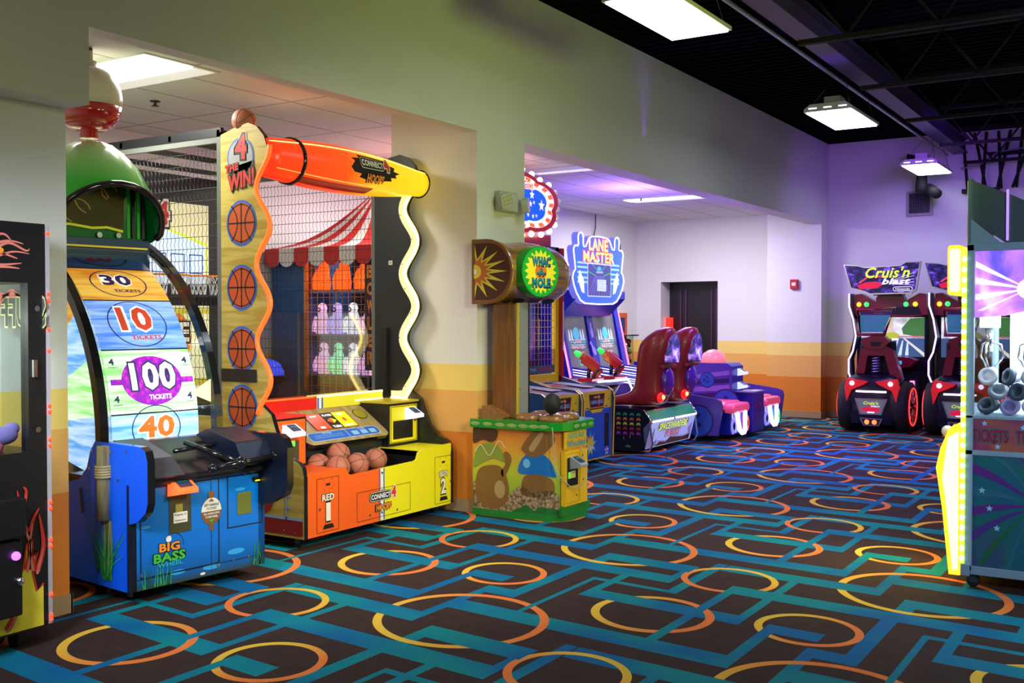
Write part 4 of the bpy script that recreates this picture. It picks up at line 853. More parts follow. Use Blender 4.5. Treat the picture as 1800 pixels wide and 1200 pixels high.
cpoly(mat('helmet_green', (.24, .30, .05), .35), [(.01, .38), (.03, .50), (.08, .56), (.16, .58), (.24, .56), (.29, .50), (.30, .44), (.2, .46), (.1, .42)], 2)
cpoly(MBR, [(.05, .12), (.03, .25), (.06, .36), (.14, .40), (.26, .40), (.32, .32), (.34, .2), (.30, .1), (.18, .06)], 2); cpoly(MB2, circ(.26, .22, .05, .07), 3)
cpoly(mat('helmet_blue', (.01, .16, .55), .3), [(.43, .36), (.45, .46), (.52, .52), (.60, .53), (.68, .48), (.72, .38), (.72, .34), (.6, .36)], 2); cpoly(mat('helmet_blue_light', (.15, .5, .85), .3), circ(.50, .44, .03, .035), 3)
cpoly(MBR, [(.46, .20), (.46, .30), (.50, .35), (.62, .355), (.70, .32), (.71, .22), (.6, .18)], 1); cpoly(MBR, [(.30, .32), (.36, .44), (.35, .50), (.31, .52), (.29, .47), (.31, .42), (.27, .36)], 2)
cpoly(mat('mallet_dark', (.08, .03, .02), .4), [(.01, .57), (.01, .69), (.22, .69), (.23, .62), (.18, .585), (.1, .60)], 3)
cpoly(MBR, [(.46, .57), (.56, .69), (.68, .68), (.72, .62), (.64, .52), (.54, .49), (.47, .53)], 3); cpoly(MB2, [(.52, .56), (.60, .67), (.64, .67), (.56, .54)], 4)
for q in (((.08, .52), (.3, .62)), ((.06, .56), (.32, .54))): c.ring(pf, (q[0][0]+q[1][0])/2, (q[0][1]+q[1][1])/2, .11, .115, mat('swirl_white', (.8, .75, .6), .4), 5, 30, 1, 0, 0) if False else None
c.line(pf, [(.03+.02*i, .50+.0045*i+.05*math.sin(i*.7)) for i in range(15)], .006, mat('swirl_white', (.8, .75, .6), .4), 5)
# text and coin door on the front
f = FX(.7905); c.build('cabinet', WH)
c = MB(); YL = mat('coin_door_yellow', (.85, .52, .01), .4); fd = Fr((.784, 6.94, 0), (.025, 1, 0), (0, 0, 1))
c.prism(rct(0, .34, .12, .54), fd, -.02, .014, YL); f = Fr(fd.o+fd.n*.014, fd.u, fd.v)
c.frame(f, .01, .21, .14, .52, .003, mat('door_line', (.4, .2, 0), .5), 1); c.line(f, [(.22, .14), (.22, .52)], .003, mat('door_line'), 1); c.poly(f, rct(.03, .19, .27, .49), BLKP, 2)
c.poly(f, rct(.04, .08, .33, .38), glow('green_tag', (.2, 1, .1), .4), 3); c.poly(f, rct(.08, .15, .33, .385), mat('tag_yellow', (.7, .65, .2), .6), 3); c.text(f, 'Property Of', .115, .37, .06, .01, BLKP, 4, 0)
bolts(c, f, [(.26, .49), (.17, .19), (.27, .3), (.31, .4)], .008); c.build('coin_door', WH)
card_reader(WH, tuple(f.P(.12, .40)), tuple(f.u), 1, mat('reader_grey', (.35, .36, .38), .35), .11)
c = MB(); LT = Fr(fd.o+fd.n*.012, fd.u, fd.v); c.prism(rct(-.0, .33, .56, .69), fd, .0, .011, mat('mural_yellow', (.8, .5, .02), .4)); c.text2(LT, "LET'S GO", .17, .655, .24, .04, CYA, YEP, 1); c.text2(LT, 'Whackin!', .17, .595, .28, .045, CYA, ORP, 1); c.build('slogan_panel', WH)
c = MB(); c.prism(plan(.006), f0, .0, .055, mat('base_green', (.02, .22, .03), .3)); c.prism(rct(-.03, .40, .05, .115), fd, -.02, .004, mat('base_green')); c.build('base_band', WH)
c = MB(); c.prism(plan(.045), f0, .70, .765, mat('rim_green', (.01, .30, .03), .2, coat=.4), mat('rim_green'))
pl = plan(.045)
for (xa, ya), (xb, yb) in zip(pl, pl[1:]):
    L_ = math.hypot(xb-xa, yb-ya)
    if L_ < .12: continue
    fr = Fr((xa, ya, .732), (xb-xa, yb-ya, 0), (0, 0, 1))
    for i in range(int(L_/.14)+1):
        q = (i+.5)*L_/(int(L_/.14)+1); c.poly(fr, star(q, 0, .05, .03, 9, ax=1), YEP, 0) if False else None
        c.poly(fr, circ(q, 0, .045, .014, 10), mat('rim_logo_yellow', (.5, .5, .03), .4), 1); c.text(fr, 'WHAC-A-MOLE', q, 0, .075, .014, CYA, 2)
c.build('rim', WH, bevel=.008)
MD = noisy(mat('molded_dirt', (.28, .12, .03), .25, coat=.5), 30, .4, .8)
for x, y in ((.44, 7.0), (.64, 7.22), (.42, 7.26), (.66, 7.0)):
    c = MB(); c.lathe([(.115, 0), (.11, .025), (.09, .045), (.065, .04), (.055, .0)], (x, y, .765), MD, 'Z', 20); c.build('mole_hole', WH)
c = MB(); c.prism([(0, 0), (.2, 0), (.2, .03), (.04, .10), (0, .10)], Fr((.06, 6.9, .765), (1, 0, 0), (0, 0, 1)), -.2, 0, MD); fs = Fr((.16, 7.0, .832), (1, 0, -.42), (0, 1, 0)); c.poly(fs, rrct(-.06, .06, -.06, .06, .01), BLKP, 3); c.build('score_box', WH, bevel=.012)
# posts and log
WD = ramp2(mat('carved_wood', (.2, .08, .02), .25, coat=.4), 'noise', (.13, .05, .012), (.24, .10, .026), (30, 30, 2.5), .3, .7)
c = MB(); c.box(.09, .32, 7.0, 7.17, .765, 1.68, WD); c.build('back_post', WH, bevel=.015)
c = MB(); c.box(.32, .335, 7.0, 7.02, .765, 1.68, mat('post_yellow', (.6, .45, .02), .4)); c.box(.32, .332, 7.02, 7.16, .765, 1.68, GRYM); c.box(.32, .336, 7.16, 7.175, .765, 1.68, BLK); bolts(c, FX(.333), [(7.03, .8+.2*i) for i in range(5)], .005); c.build('metal_panel', WH)
hz, hr = 1.925, .255
def dpr(r, n=14, dx=0): return [(dx, hz-r)]+[(dx+.14+(r-.02)*math.cos(R(a)), hz+r*math.sin(R(a))) for a in [-90+180*i/n for i in range(n+1)]]+[(dx, hz+r)]
LG = ramp2(mat('log_bark', (.2, .09, .02), .22, coat=.6), 'noise', (.16, .07, .012), (.42, .22, .05), (5, 1.6, 20), .35, .65, bump=.9)
secs = []
for i in range(15):
    q = i/14; y = 6.86+1.02*q; r = hr*(1-.05*math.sin(q*9)-.05*math.sin(PI*q)*.5) if i not in (0, 14) else hr*.99
    if i >= 12: r *= (1, .93, .80)[i-12]
    secs.append([(x, y, z) for x, z in dpr(r)])
c = MB(); c.hull(secs, LG, True); k = c.build('log_header', WH)
c = MB(); f = FY(6.86); c.prism(dpr(hr*1.0), f, 0, .014, mat('log_rim', (.20, .08, .02), .3, coat=.4)); c.poly(FY(6.846), dpr(hr*.87, dx=.02), mat('log_inside', (.06, .015, .006), .4), 0)
f = FY(6.845)
def half(pts, x0=.025): return [(max(x0, x), y) for x, y in pts]
YB1 = mat('burst_yellow', (.65, .58, .04), .4); YB2 = mat('burst_red', (.5, .12, .01), .4)
c.poly(f, half([(.03+(.31 if i % 2 == 0 else .13)*math.cos(R(a)), hz+(.22 if i % 2 == 0 else .10)*math.sin(R(a))) for i, a in enumerate([-90+11.25*j for j in range(17)])]), YB1, 1)
c.poly(f, half([(.03+(.17 if i % 2 == 0 else .11)*math.cos(R(a)), hz+(.13 if i % 2 == 0 else .08)*math.sin(R(a))) for i, a in enumerate([-90+11.25*j for j in range(17)])]), YB2, 2)
c.poly(f, half(circ(.03, hz, .065, .055)), YB1, 3); c.poly(f, half(circ(.03, hz, .022, .02)), PAPER, 4); c.build('log_end', k)
SGN = Fr((.395, 7.215, 1.93), (0, 1, 0), (.0, 0, 1)); c = MB()
c.prism(circ(0, 0, .285, .205, 40), SGN, -.05, .02, mat('sign_green_edge', (.01, .25, .02), .3)); f = Fr(SGN.o+SGN.n*.02, SGN.u, SGN.v); SX = 1.38
LGN = mat('sign_green', (.01, .33, .03), .3, emit=.28, ecol=(.02, .7, .05)); LYE = mat('sign_yellow', (.75, .68, .02), .3, emit=.4, ecol=(1, .85, .03)); TEA = mat('sign_teal', (.02, .25, .32), .3, emit=.15, ecol=(.02, .4, .5)); TED = mat('sign_navy', (.0, .03, .07), .4)
c.poly(f, circ(0, 0, .28, .20, 40), LGN, 0); c.poly(f, star(0, 0, .18, .14, 20, ax=SX), LYE, 1); c.poly(f, circ(0, 0, .09, .06, 24), mat('sign_orange', (.7, .2, .01), .3, emit=.3, ecol=(1, .2, .02)), 2)
for tx, y, wd, ht in (('WHAC', .085, .27, .075), ('-A-', .0, .13, .06), ('MOLE', -.085, .27, .075)):
    c.text(f, tx, .006, y-.006, wd*1.08, ht*1.15, TED, 3, .08); c.text(f, tx, 0, y, wd, ht, TEA, 4, .05)
k2 = c.build('round_sign', WH)
c = MB(); f = Fr((.3, 7.1, 1.70), (0, 1, 0), (.5, 0, .5)); c.poly(f, circ(-.05, .0, .1, .03), BLKP, 2); c.poly(f, circ(.42, .0, .1, .03), BLKP, 2); c.poly(f, rct(.12, .28, -.02, .02), mat('vent_maroon', (.05, .01, .02), .5), 2); c.build('vent', k)
c = MB(); c.ball((.66, 6.98, .90), .07, mat('mallet_black', (.006, .008, .008), .6), 18, 12, sz=1.15); c.tube([(.665, 6.955, .83), (.67, 6.94, .78)], .016, BLK, 8); o = c.build('mallet', loc=(.66, 6.98, .83))
c = MB(); pts = [(.67, 6.93, .78), (.74, 6.85, .70), (.745, 6.865, .5), (.77, 6.88, .38), (.84, 7.0, .26), (.86, 7.14, .30), (.84, 7.18, .45), (.80, 7.17, .58)]
PP = []
for i in range(len(pts)-1):
    p0, p1, p2, p3 = [Vector(pts[max(0, min(len(pts)-1, i+d))]) for d in (-1, 0, 1, 2)]
    for j in range(6): t_ = j/6; PP.append(.5*((2*p1)+(p2-p0)*t_+(2*p0-5*p1+4*p2-p3)*t_*t_+(3*p1-p0-3*p2+p3)*t_**3))
c.tube(PP, .004, mat('cord_grey', (.4, .42, .35), .5), 6); q = c.build('cord', o); tag(o, 'black ball-headed mallet with a thin grey cord on the green rim', 'mallet')
# emergency light on the pillar
t = thing('emergency_light', 'white two-headed emergency light high on the pillar', 'emergency light', (.03, 7.3, 2.52)); EM = mat('fixture_white', (.55, .56, .5), .45)
MB().box(0, .06, 7.17, 7.45, 2.44, 2.60, EM).build('housing', t, bevel=.01)
for y, z, a in ((7.2, 2.52, -.5), (7.50, 2.50, .9)):
    c = MB(); fr = Fr((.07, y, z), (a*-.5, 1, .35), (0, -.3, 1)); c.prism(rrct(-.07, .07, -.055, .055, .02), fr, -.0, .05, EM)
    fq = Fr(fr.o+fr.n*.05, fr.u, fr.v)
    for i in range(4):
        for j in range(3): c.poly(fq, circ(-.045+.03*i, -.03+.03*j, .012, n=8), mat('lens_gold', (.5, .45, .15), .2), 1)
    c.build('lamp_head', t)

# ------------------------------------------------------------------ ball toss alley machines (two lanes)
DC = thing('alley_game', 'blue alley game with yellow trim and wire cage, nearer the right-hand red seats', 'arcade machine', (-1.0, 9.98, 0), 'twin alley games')
DB = mat('alley_blue', (.01, .10, .50), .4); DN = mat('alley_navy', (.01, .05, .22), .4); DY = mat('alley_yellow', (.80, .55, .02), .4); DD = mat('alley_deck', (.22, .16, .22), .35)
y0, y1 = 9.62, 10.34; c = MB()
sp_ = [(-1.45, .05), (-.52, .05), (-.50, .70), (-.52, .77), (-.58, .81), (-.68, .82), (-.9, .83), (-1.15, .90), (-1.45, 1.0)]
for yy in (y0, y1-.03): MB().prism(sp_, FY(yy), -.03, 0, DN, DY).build('side_panel', DC)
c = MB(); c.box(-1.4, -.535, y0+.03, y1-.03, .05, .77, DB); c.prism([(-.54, .765), (-.54, .78), (-1.4, .86), (-1.4, .80)], FY(y0+.03), -(y1-y0-.06), 0, DD); f = FX(-.535)
c.poly(f, [(y0+.03, .78), (y0+.03, .60), (y0+.09, .60), (y0+.14, .62), (y0+.25, .55), (y0+.45, .55), (y0+.56, .62), (y0+.62, .60), (y1-.03, .60), (y1-.03, .78)], DY, 1)
c.poly(f, [(y0+.17, .75), (y0+.20, .61), (y0+.50, .61), (y0+.53, .75)], mat('plate_maroon', (.05, .005, .01), .4), 2); c.text(f, 'Down the Clown', y0+.35, .72, .14, .028, YEP, 3); c.text(f, 'CARNIVAL CLASSICS', y0+.35, .665, .28, .04, LBLU, 3)
c.line(f, [(y0+.395, .62), (y0+.395, .74)], .005, glow('red_dot_line', (1, .03, .01), 1.2), 4); c.poly(f, rct(y0+.53, y0+.63, .17, .53), mat('slot_black', (.006, .006, .01), .4), 1); c.frame(f, y0+.12, y0+.47, .3, .5, .002, DN, 1)
bolts(c, f, [(y0+.62, .68), (y0+.58, .46), (y0+.45, .33)], .01); c.poly(f, star(y0+.58, .12, .055, .024, 5), PAPER, 2); c.poly(f, star(y0+.58, .12, .03, .012, 5), DB, 3)
c.poly(f, star(y0+.2, .22, .16, .08, 9), CYA, 2); c.poly(f, star(y0+.2, .22, .11, .06, 9), YEP, 3); c.text(f, 'Down', y0+.18, .30, .12, .04, ORP, 4); c.text(f, 'Clown', y0+.2, .19, .15, .05, PAPER, 4)
c.frame(f, y0+.03, y1-.03, .05, .60, .012, DY, 1); c.build('cabinet', DC)
c = MB(); fz = Fr((-.95, (y0+y1)/2, .828), (0, 1, 0), (-.99, 0, .08)); c.frame(fz, -.25, .0, -.05, .12, .01, PAPER, 1); c.poly(fz, rct(-.22, -.04, -.02, .08), RED, 1); c.poly(fz, rct(.05, .28, -.25, .25), GRYP, 1); c.frame(fz, .05, .28, -.25, .25, .008, PAPER, 2); c.build('alley_deck', DC)
c = MB(); c.box(-1.25, -1.2, y1-.10, y1-.03, .85, 2.35, DY); c.box(-1.25, -1.16, y1-.03, y1+.02, .85, 2.35, mat('post_red', (.4, .01, .02), .4)); c.box(-1.24, -1.2, y0+.03, y1-.1, .86, .94, DY); f = FX(-1.158)
c.box(-1.42, -1.2, y0+.03, y1-.03, 2.3, 2.36, DN); c.poly(f, rrct(y1-.018, y1+.01, 1.2, 1.75, .01), PAPER, 1); c.build('cage_frame', DC)
c = MB()
for i in range(9): c.tube([(-1.22, y0+.06+.07*i, .94), (-1.22, y0+.06+.07*i, 2.3)], .003, mat('grid_wire', (.55, .4, .25), .4), 5, caps=False)
for i in range(19): c.tube([(-1.22, y0+.03, .96+.072*i), (-1.22, y1-.1, .96+.072*i)], .003, mat('grid_wire'), 5, caps=False)
c.build('wire_grid', DC)
c = MB(); c.box(-1.215, -1.21, y0+.03, y1-.1, .95, 1.22, pane('violet_pane', (.75, .7, .95), .05)); f = FX(-1.209); c.poly(f, rct(y0+.05, y1-.12, .96, 1.04), mat('pane_teal', (.02, .12, .2), .4), 1); c.text(f, 'Worth', y0+.14, 1.0, .12, .035, LBLU, 2); c.text(f, 'DOUBLE POINTS', y0+.4, 1.0, .3, .04, RED, 2); c.build('target_pane', DC)
o = dup(DC); o.location.y -= .74; o['label'] = 'blue alley game with yellow trim and wire cage, half hidden behind the mallet game'
# clown-alley marquee, cloud shaped
t = thing('marquee_sign', 'cloud-shaped red, white and blue star marquee ringed with clear bulbs', 'sign', (-1.3, 9.62, 2.35)); f = FX(-1.28); my, mz = 9.62, 2.80
def cloud(s_):
    o = []
    for a in range(0, 360, 5):
        r = s_*(.95+.16*abs(math.sin(R(a*2.5+18))) ** .7) ; o.append((my+r*.80*math.cos(R(a)), mz+r*.36*math.sin(R(a))))
    return o
CR_ = mat('marquee_red', (.55, .01, .02), .25, emit=.25, ecol=(.8, .01, .03)); 
c = MB(); c.prism(cloud(.84), Fr((-1.34, 0, 0), (0, 1, 0), (0, 0, 1)), 0, .12, CR_); f = FX(-1.22)
MW = mat('marquee_white', (.9, .9, .95), .4, emit=.85, ecol=(1, .95, 1)); c.poly(f, cloud(.72), MW, 1)
cl = cloud(.71); cl2 = cloud(.60)
for i in range(0, 72, 4): c.add([f.P(*cl[i], 2), f.P(*cl[(i+2) % 72], 2), f.P(*cl2[(i+2) % 72], 2), f.P(*cl2[i], 2)], [(0, 1, 2, 3)], mat('marquee_orange', (.9, .15, .02), .4, emit=1.0, ecol=(1, .12, .02)))
c.poly(f, cloud(.58), MW, 3); c.poly(f, cloud(.52), mat('marquee_blue', (.0, .08, .6), .4, emit=.8, ecol=(0, .12, 1)), 4)
for y, z, r in ((.33, .0, .07), (.13, .10, .055), (.10, 0, .04), (.05, -.12, .03), (.17, .02, .025), (.15, -.13, .03), (.22, -.12, .025), (-.2, .05, .06), (-.3, -.08, .05)): c.poly(f, star(my+y, mz+z, r, r*.42, 5), MW, 5)
c.text2(f, 'Down the Clown', my-.1, mz+.2, .5, .09, mat('marquee_orange'), MW, 6); k = c.build('sign_face', t)
BU = mat('clear_bulb', (.9, .9, .85), .1, emit=.15, ecol=(1, .95, .9)); BL = glow('lit_bulb', (1, .93, .8), 5); cb = cloud(.92)
for i in range(0, 72, 3):
    y, z = cb[i]; lit = not (z > mz-.15 and z < mz+.22 and y > my); MB().ball((-1.26, y, z), .033, BL if lit else BU, 10, 8).build('bulb', t)
MB().box(-1.36, -1.30, 9.0, 10.3, 2.35, 2.50, mat('post_red')).build('bracket', t)

# ------------------------------------------------------------------ two-seat shooting game
SI = thing('shooting_game', 'black seat platform with lit comic front panel and rows of coloured pixels on its side', 'arcade machine', (-.8, 11.6, 0))
y0, y1 = 10.93, 12.28; BKP = mat('platform_black', (.008, .008, .016), .3)
c = MB(); c.prism([(-.98, .03), (-.50, .03), (-.42, .10), (-.44, .30), (-.36, .38), (-.43, .50), (-.5, .52), (-.98, .52)], FY(y0), -(y1-y0), 0, BKP); f = FY(y0)
cols = [mat('px_green', (.02, .35, .12), .5), mat('px_orange', (.6, .16, .02), .5), mat('px_yellow', (.6, .55, .03), .5), mat('px_red', (.5, .02, .03), .5), mat('px_purple', (.4, .03, .45), .5)]
for r_ in range(5):
    for q in range(4):
        x, z = -.755+.085*q, .455-.055*r_
        for a, b_, w_, h_ in ((0, 0, .05, .016), (0, .012, .03, .01), (-.018, -.012, .012, .01), (.018, -.012, .012, .01)): c.poly(f, rct(x+a-w_/2, x+a+w_/2, z+b_-h_/2, z+b_+h_/2), cols[r_], 1)
c.poly(f, rct(-.665, -.60, .075, .09), cols[0], 1); c.poly(f, rct(-.645, -.62, .09, .10), cols[0], 1)
for x, z in ((-.69, .16), (-.61, .18)): c.line(f, [(x, z), (x+.008, z+.012), (x, z+.024), (x+.008, z+.036)], .005, cols[2], 1)
c.build('platform', SI, bevel=.006)
c = MB(); fr = Fr((-.36, 0, .385), (0, 1, 0), (-.07, 0, .115)); c.prism(rct(y0+.02, y1-.02, .0, .13), fr, 0, .006, mat('panel_green', (.01, .18, .08), .3, emit=.3, ecol=(.02, .5, .2))); f2 = Fr(fr.o+fr.n*.006, fr.u, fr.v)
c.ring(f2, 11.6, .06, .04, .045, CYA, 1, 20, 2.6); c.frame(f2, y0+.02, y1-.02, 0, .13, .008, CHR, 2); c.build('green_panel', SI)
fr = Fr((-.43, 0, .10), (0, 1, 0), (.07, 0, .27)); c = MB(); c.prism(rct(y0+.03, y1-.03, -.04, .27), fr, 0, .01, mat('comic_panel', (.35, .38, .6), .4, emit=.55, ecol=(.45, .5, .95)), CHR); f2 = Fr(fr.o+fr.n*.01, fr.u, fr.v)
c.text2(f2, 'SPACE INVADERS', 11.62, .205, .82, .09, mat('lit_lime', (.7, .8, .1), .4, emit=.7, ecol=(.8, 1, .15)), BLKP, 2); c.text2(f2, 'FRENZY', 11.65, .105, .42, .075, mat('lit_pink', (.8, .3, .4), .4, emit=.4, ecol=(1, .35, .45)), BLKP, 2)
for p in ([(10.97, -.03), (10.97, .22), (11.04, .12), (11.08, .2), (11.12, .0), (11.2, .06), (11.22, -.03)],): c.poly(f2, p, PAPER, 1); c.line(f2, p, .01, BLKP, 2)
c.poly(f2, [(11.2, -.03), (11.3, .02), (11.5, .0), (11.6, .05), (12.0, .02), (12.2, .04), (12.2, -.03)], BRN, 1); c.line(f2, [(11.1, .03), (11.3, .03), (11.5, .01), (11.6, .06), (12.0, .03), (12.2, .05)], .012, PAPER, 2); c.poly(f2, [(12.08, .12), (12.2, .2), (12.22, .02), (12.15, .03)], PAPER, 1)
c.build('front_panel', SI)
LW = glow('white_led_bar', (.95, .85, 1), 7)
for a, b_ in ((10.99, 11.56), (11.64, 12.24)): MB().tube([(-.345, a, .375), (-.345, b_, .375)], .009, LW, 8).build('light_bar', SI)
for yy in (y0+.015, y1-.01): MB().tube([(-.44, yy, .51), (-.34, yy, .385), (-.36, yy, .33), (-.33, yy, .12), (-.37, yy, .04), (-.5, yy, .035)], .012, CHR, 8).build('chrome_rail', SI)
t = thing('shooting_game_screen', 'tall dark blue game cabinet glimpsed through the alley game cage', 'arcade machine', (-2.9, 11.6, 0))
MB().box(-3.3, -2.62, 10.95, 12.25, 0, 2.25, mat('deep_navy', (.004, .006, .05), .35)).build('cabinet', t, bevel=.02); c = MB(); c.box(-2.62, -2.6, 11.1, 12.1, 1.0, 1.9, mat('dim_blue_screen', (.01, .02, .12), .15, emit=.5, ecol=(.02, .04, .3))); c.build('screen', t)
STR = mat('seat_red', (.30, .012, .02), .35, coat=.3)
def make_seat():
    t = thing('game_seat', 'red moulded bucket seat of the shooting game, the nearer of the pair', 'seat', (-.6, 11.25, .52), 'red shooting game seats'); yc = 11.25
    # side profile of the shell (x, z), thickness by half-width along height
    c = MB(); secs = []
    spine = [(-1.12, .52, .62, .17), (-.85, .52, .63, .20), (-.66, .52, .70, .22), (-.55, .56, 0, .22)]
    def sec(xf, xb, z, hw): return [(xf, yc-hw*.9, z), (xf-.03, yc-hw*.4, z+.0), (xf-.03, yc+hw*.4, z), (xf, yc+hw*.9, z), ((xf+xb)/2, yc+hw, z), (xb, yc+hw*.75, z), (xb+.02, yc, z), (xb, yc-hw*.75, z), ((xf+xb)/2, yc-hw, z)]
    for z, xf, xb, hw in ((.53, -1.02, -.30, .21), (.60, -1.0, -.27, .22), (.635, -.92, -.25, .22), (.67, -.66, -.24, .22), (.75, -.58, -.26, .21), (.95, -.55, -.26, .22), (1.10, -.545, -.20, .23), (1.25, -.52, -.16, .23), (1.34, -.45, -.155, .205), (1.42, -.34, -.165, .15), (1.46, -.26, -.18, .09)):
        secs.append(sec(xf, xb, z, hw))
    c.hull(secs, STR); sh = c.build('seat_shell', t, sub=1)
    c = MB(); fb_ = Fr((-.135, yc, 0), (0, 1, 0), (0, 0, 1))
    CLR = ramp2(mat('back_window', (.3, .35, .6), .12, emit=.5), 'noise', (.02, .03, .12), (.7, .8, 1), (9, 9, 9), .42, .72, 1.1, mid=(.25, .1, .5))
    c.hull([[(x, yc+y, z) for y, z in ((-.10, 1.05), (-.13, 1.12), (-.12, 1.30), (-.06, 1.38), (.06, 1.38), (.12, 1.30), (.13, 1.12), (.10, 1.05))] for x in (-.22, -.135)], CLR, False); c.build('back_window', t)
    c = MB(); c.ball((-.24, yc, .83), .13, mat('violet_gloss', (.10, .02, .30), .15, coat=.5), 16, 10, sx=.6, sy=1.0, sz=1.35); c.build('back_dome', t)
    c = MB(); c.box(-.235, -.205, yc-.21, yc+.21, .985, 1.03, STR); c.build('back_bar', t, bevel=.012)
    for s_ in (-1,):
        MB().ball((-.22, yc-.16, .655), .028, glow('red_tail_lamp', (1, .08, .03), 12), 12, 8).build('tail_lamp', t)
        MB().ball((-.245, yc-.16, .65), .06, mat('red_lens', (.6, .01, .01), .2, emit=.8, ecol=(1, .02, .01)), 12, 8, sx=.5, sy=1.5).build('lamp_lens', t)
    return t
s1 = make_seat(); s1.location.x -= .05; s2 = dup(s1); s2.location.y += .68; s2['label'] = 'red moulded bucket seat of the shooting game, the farther of the pair'
def make_gun():
    t = thing('mounted_gun', 'red game gun with green muzzle, the left one of the pair', 'game gun', (-1.35, 11.3, .85), 'mounted game guns'); a = Vector((-1.35, 11.3, 1.02)); d = Vector((-.62, -.45, .62)).normalized()
    RG = mat('gun_red', (.5, .012, .015), .2, coat=.5); c = MB(); s_ = Vector((0, 0, 1)).cross(d).normalized(); u = d.cross(s_)
    def blk(c, q0, q1, h0, h1, w_, m): c.prism(rct(q0, q1, h0, h1), Fr(a-s_*w_, d, u), -2*w_, 0, m) if False else c.hull([[a+d*q+s_*x*w_+u*z for x, z in ((-1, h0), (1, h0), (1.0, (h0+h1)/2), (.7, h1), (-.7, h1), (-1, (h0+h1)/2))] for q in (q0, q1)], m, False)
    blk(c, -.13, .08, -.06, .07, .05, RG); blk(c, .06, .13, -.035, .055, .038, RG); blk(c, -.2, -.12, -.10, .04, .035, RG); blk(c, -.06, .05, .07, .085, .02, RG)
    k = c.build('gun_body', t, bevel=.008)
    c = MB(); c.tube([a+d*.13, a+d*.16, a+d*.20, a+d*.22], [.038, .036, .03, .022], mat('muzzle_green', (.05, .6, .1), .3, emit=.6, ecol=(.05, 1, .15)), 12); c.tube([a+d*.165, a+d*.175], .040, mat('muzzle_green'), 12); c.build('muzzle', k)
    c = MB(); c.tube([a-d*.16+s_*.07+u*.04, a-d*.13+s_*.08-u*.03, a-d*.17+s_*.075-u*.12, a-d*.22+s_*.04-u*.15], .016, BLK, 8); c.build('handle', t)
    c = MB(); c.tube([a-d*.16-s_*.07+u*.04, a-d*.13-s_*.08-u*.03, a-d*.17-s_*.075-u*.12, a-d*.22-s_*.04-u*.15], .016, BLK, 8); c.build('handle', t)
    c = MB(); c.tube([a-u*.05-d*.05, Vector((a.x, a.y, .88)), Vector((a.x, a.y, .838))], .024, BLK, 10); c.build('mount', t)
    return t
g1 = make_gun(); g2 = dup(g1); g2.location += Vector((.0, .60, .02)); g2['label'] = 'red game gun with green muzzle, the right one of the pair'
t = thing('gun_pedestal', 'dark gun counter edged by a curved white light, below the red game guns', 'pedestal', (-1.42, 11.6, 0))
c = MB(); c.lathe([(.18, .0), (.2, .5), (.34, .74)], (-1.42, 11.6, 0), mat('pedestal_navy', (.01, .01, .06), .3), 'Z', 24, .8, 1.4); c.build('column', t)
c = MB(); c.prism([(-1.42+.3*math.cos(R(a)), 11.6+.58*math.sin(R(a))) for a in range(0, 360, 12)], f0, .745, .80, mat('pedestal_top', (.12, .12, .25), .2)); c.build('counter_top', t, bevel=.01)
for y in (11.3, 11.9): MB().box(-1.42, -1.22, y-.15, y+.15, .80, .835, mat('gun_red')).build('gun_base', t)
c = MB(); c.tube([(-1.42+.32*math.cos(R(a)), 11.6+.6*math.sin(R(a)), .80) for a in range(-40, 66, 8)]+[(-1.26, 12.2, .78), (-1.22, 12.24, .65), (-1.25, 12.22, .5), (-1.32, 12.2, .35)], .012, glow('white_neon', (.85, .8, 1), 6), 8); c.build('neon_edge', t)

# ------------------------------------------------------------------ two-lane bowling game
LM = thing('bowling_game', 'violet two-lane bowling arcade game with neon pin marquee and ball tower', 'arcade machine', (-1.3, 13.7, 0))
VB = mat('bowl_violet', (.10, .05, .40), .35); VD = mat('bowl_navy', (.01, .015, .30), .3); VS = mat('bowl_stripe', (.30, .16, .60), .35); VK = mat('bowl_dark', (.03, .01, .12), .4); BBl = mat('ball_art_blue', (.03, .10, .50), .35)
def bowl_art(c, f, x, y, r, l=2):
    c.poly(f, circ(x, y, r*1.1, n=36), VK, l); c.poly(f, circ(x, y, r, n=36), BBl, l+1)
    for dx, dy in ((0, .38), (-.42, -.02), (.08, -.25)): c.poly(f, circ(x+dx*r, y+dy*r, r*.17, n=14), VK, l+2)
Y0, Y1 = 12.5, 14.95; f = FY(Y0)
c = MB()
LSP = [(-2.6, .08), (-.15, .08), (-.10, .45), (-.12, .52), (-.2, .55), (-1.2, .68), (-2.6, .80)]
MB().prism(LSP, FY(Y1-.04), -.04, 0, VB, VK).build('side_panel', LM); c.prism(LSP, FY(Y0), -.04, 0, VB, VK)
for i, (za, zb) in enumerate(((.52, .60), (.38, .43), (.27, .31))): c.poly(f, [(-2.5, za), (-.6, za-.08), (-.6, zb-.08), (-2.5, zb)], VS if i % 2 else VK, 1)
bowl_art(c, f, -.42, .26, .19); c.build('side_panel', LM)
c = MB(); c.box(-2.6, -.22, Y0+.04, Y1-.04, .08, .42, VD)
for ya, yb in ((12.58, 13.2), (13.95, 14.85)): c.prism([(-2.6, .42), (-.4, .42), (-.4, .46), (-2.6, .72)], FY(ya), -(yb-ya), 0, mat('lane_surface', (.12, .10, .4), .15)); 
c.build('lane_base', LM)
WL = glow('lane_light', (.70, .66, 1), 2.4)
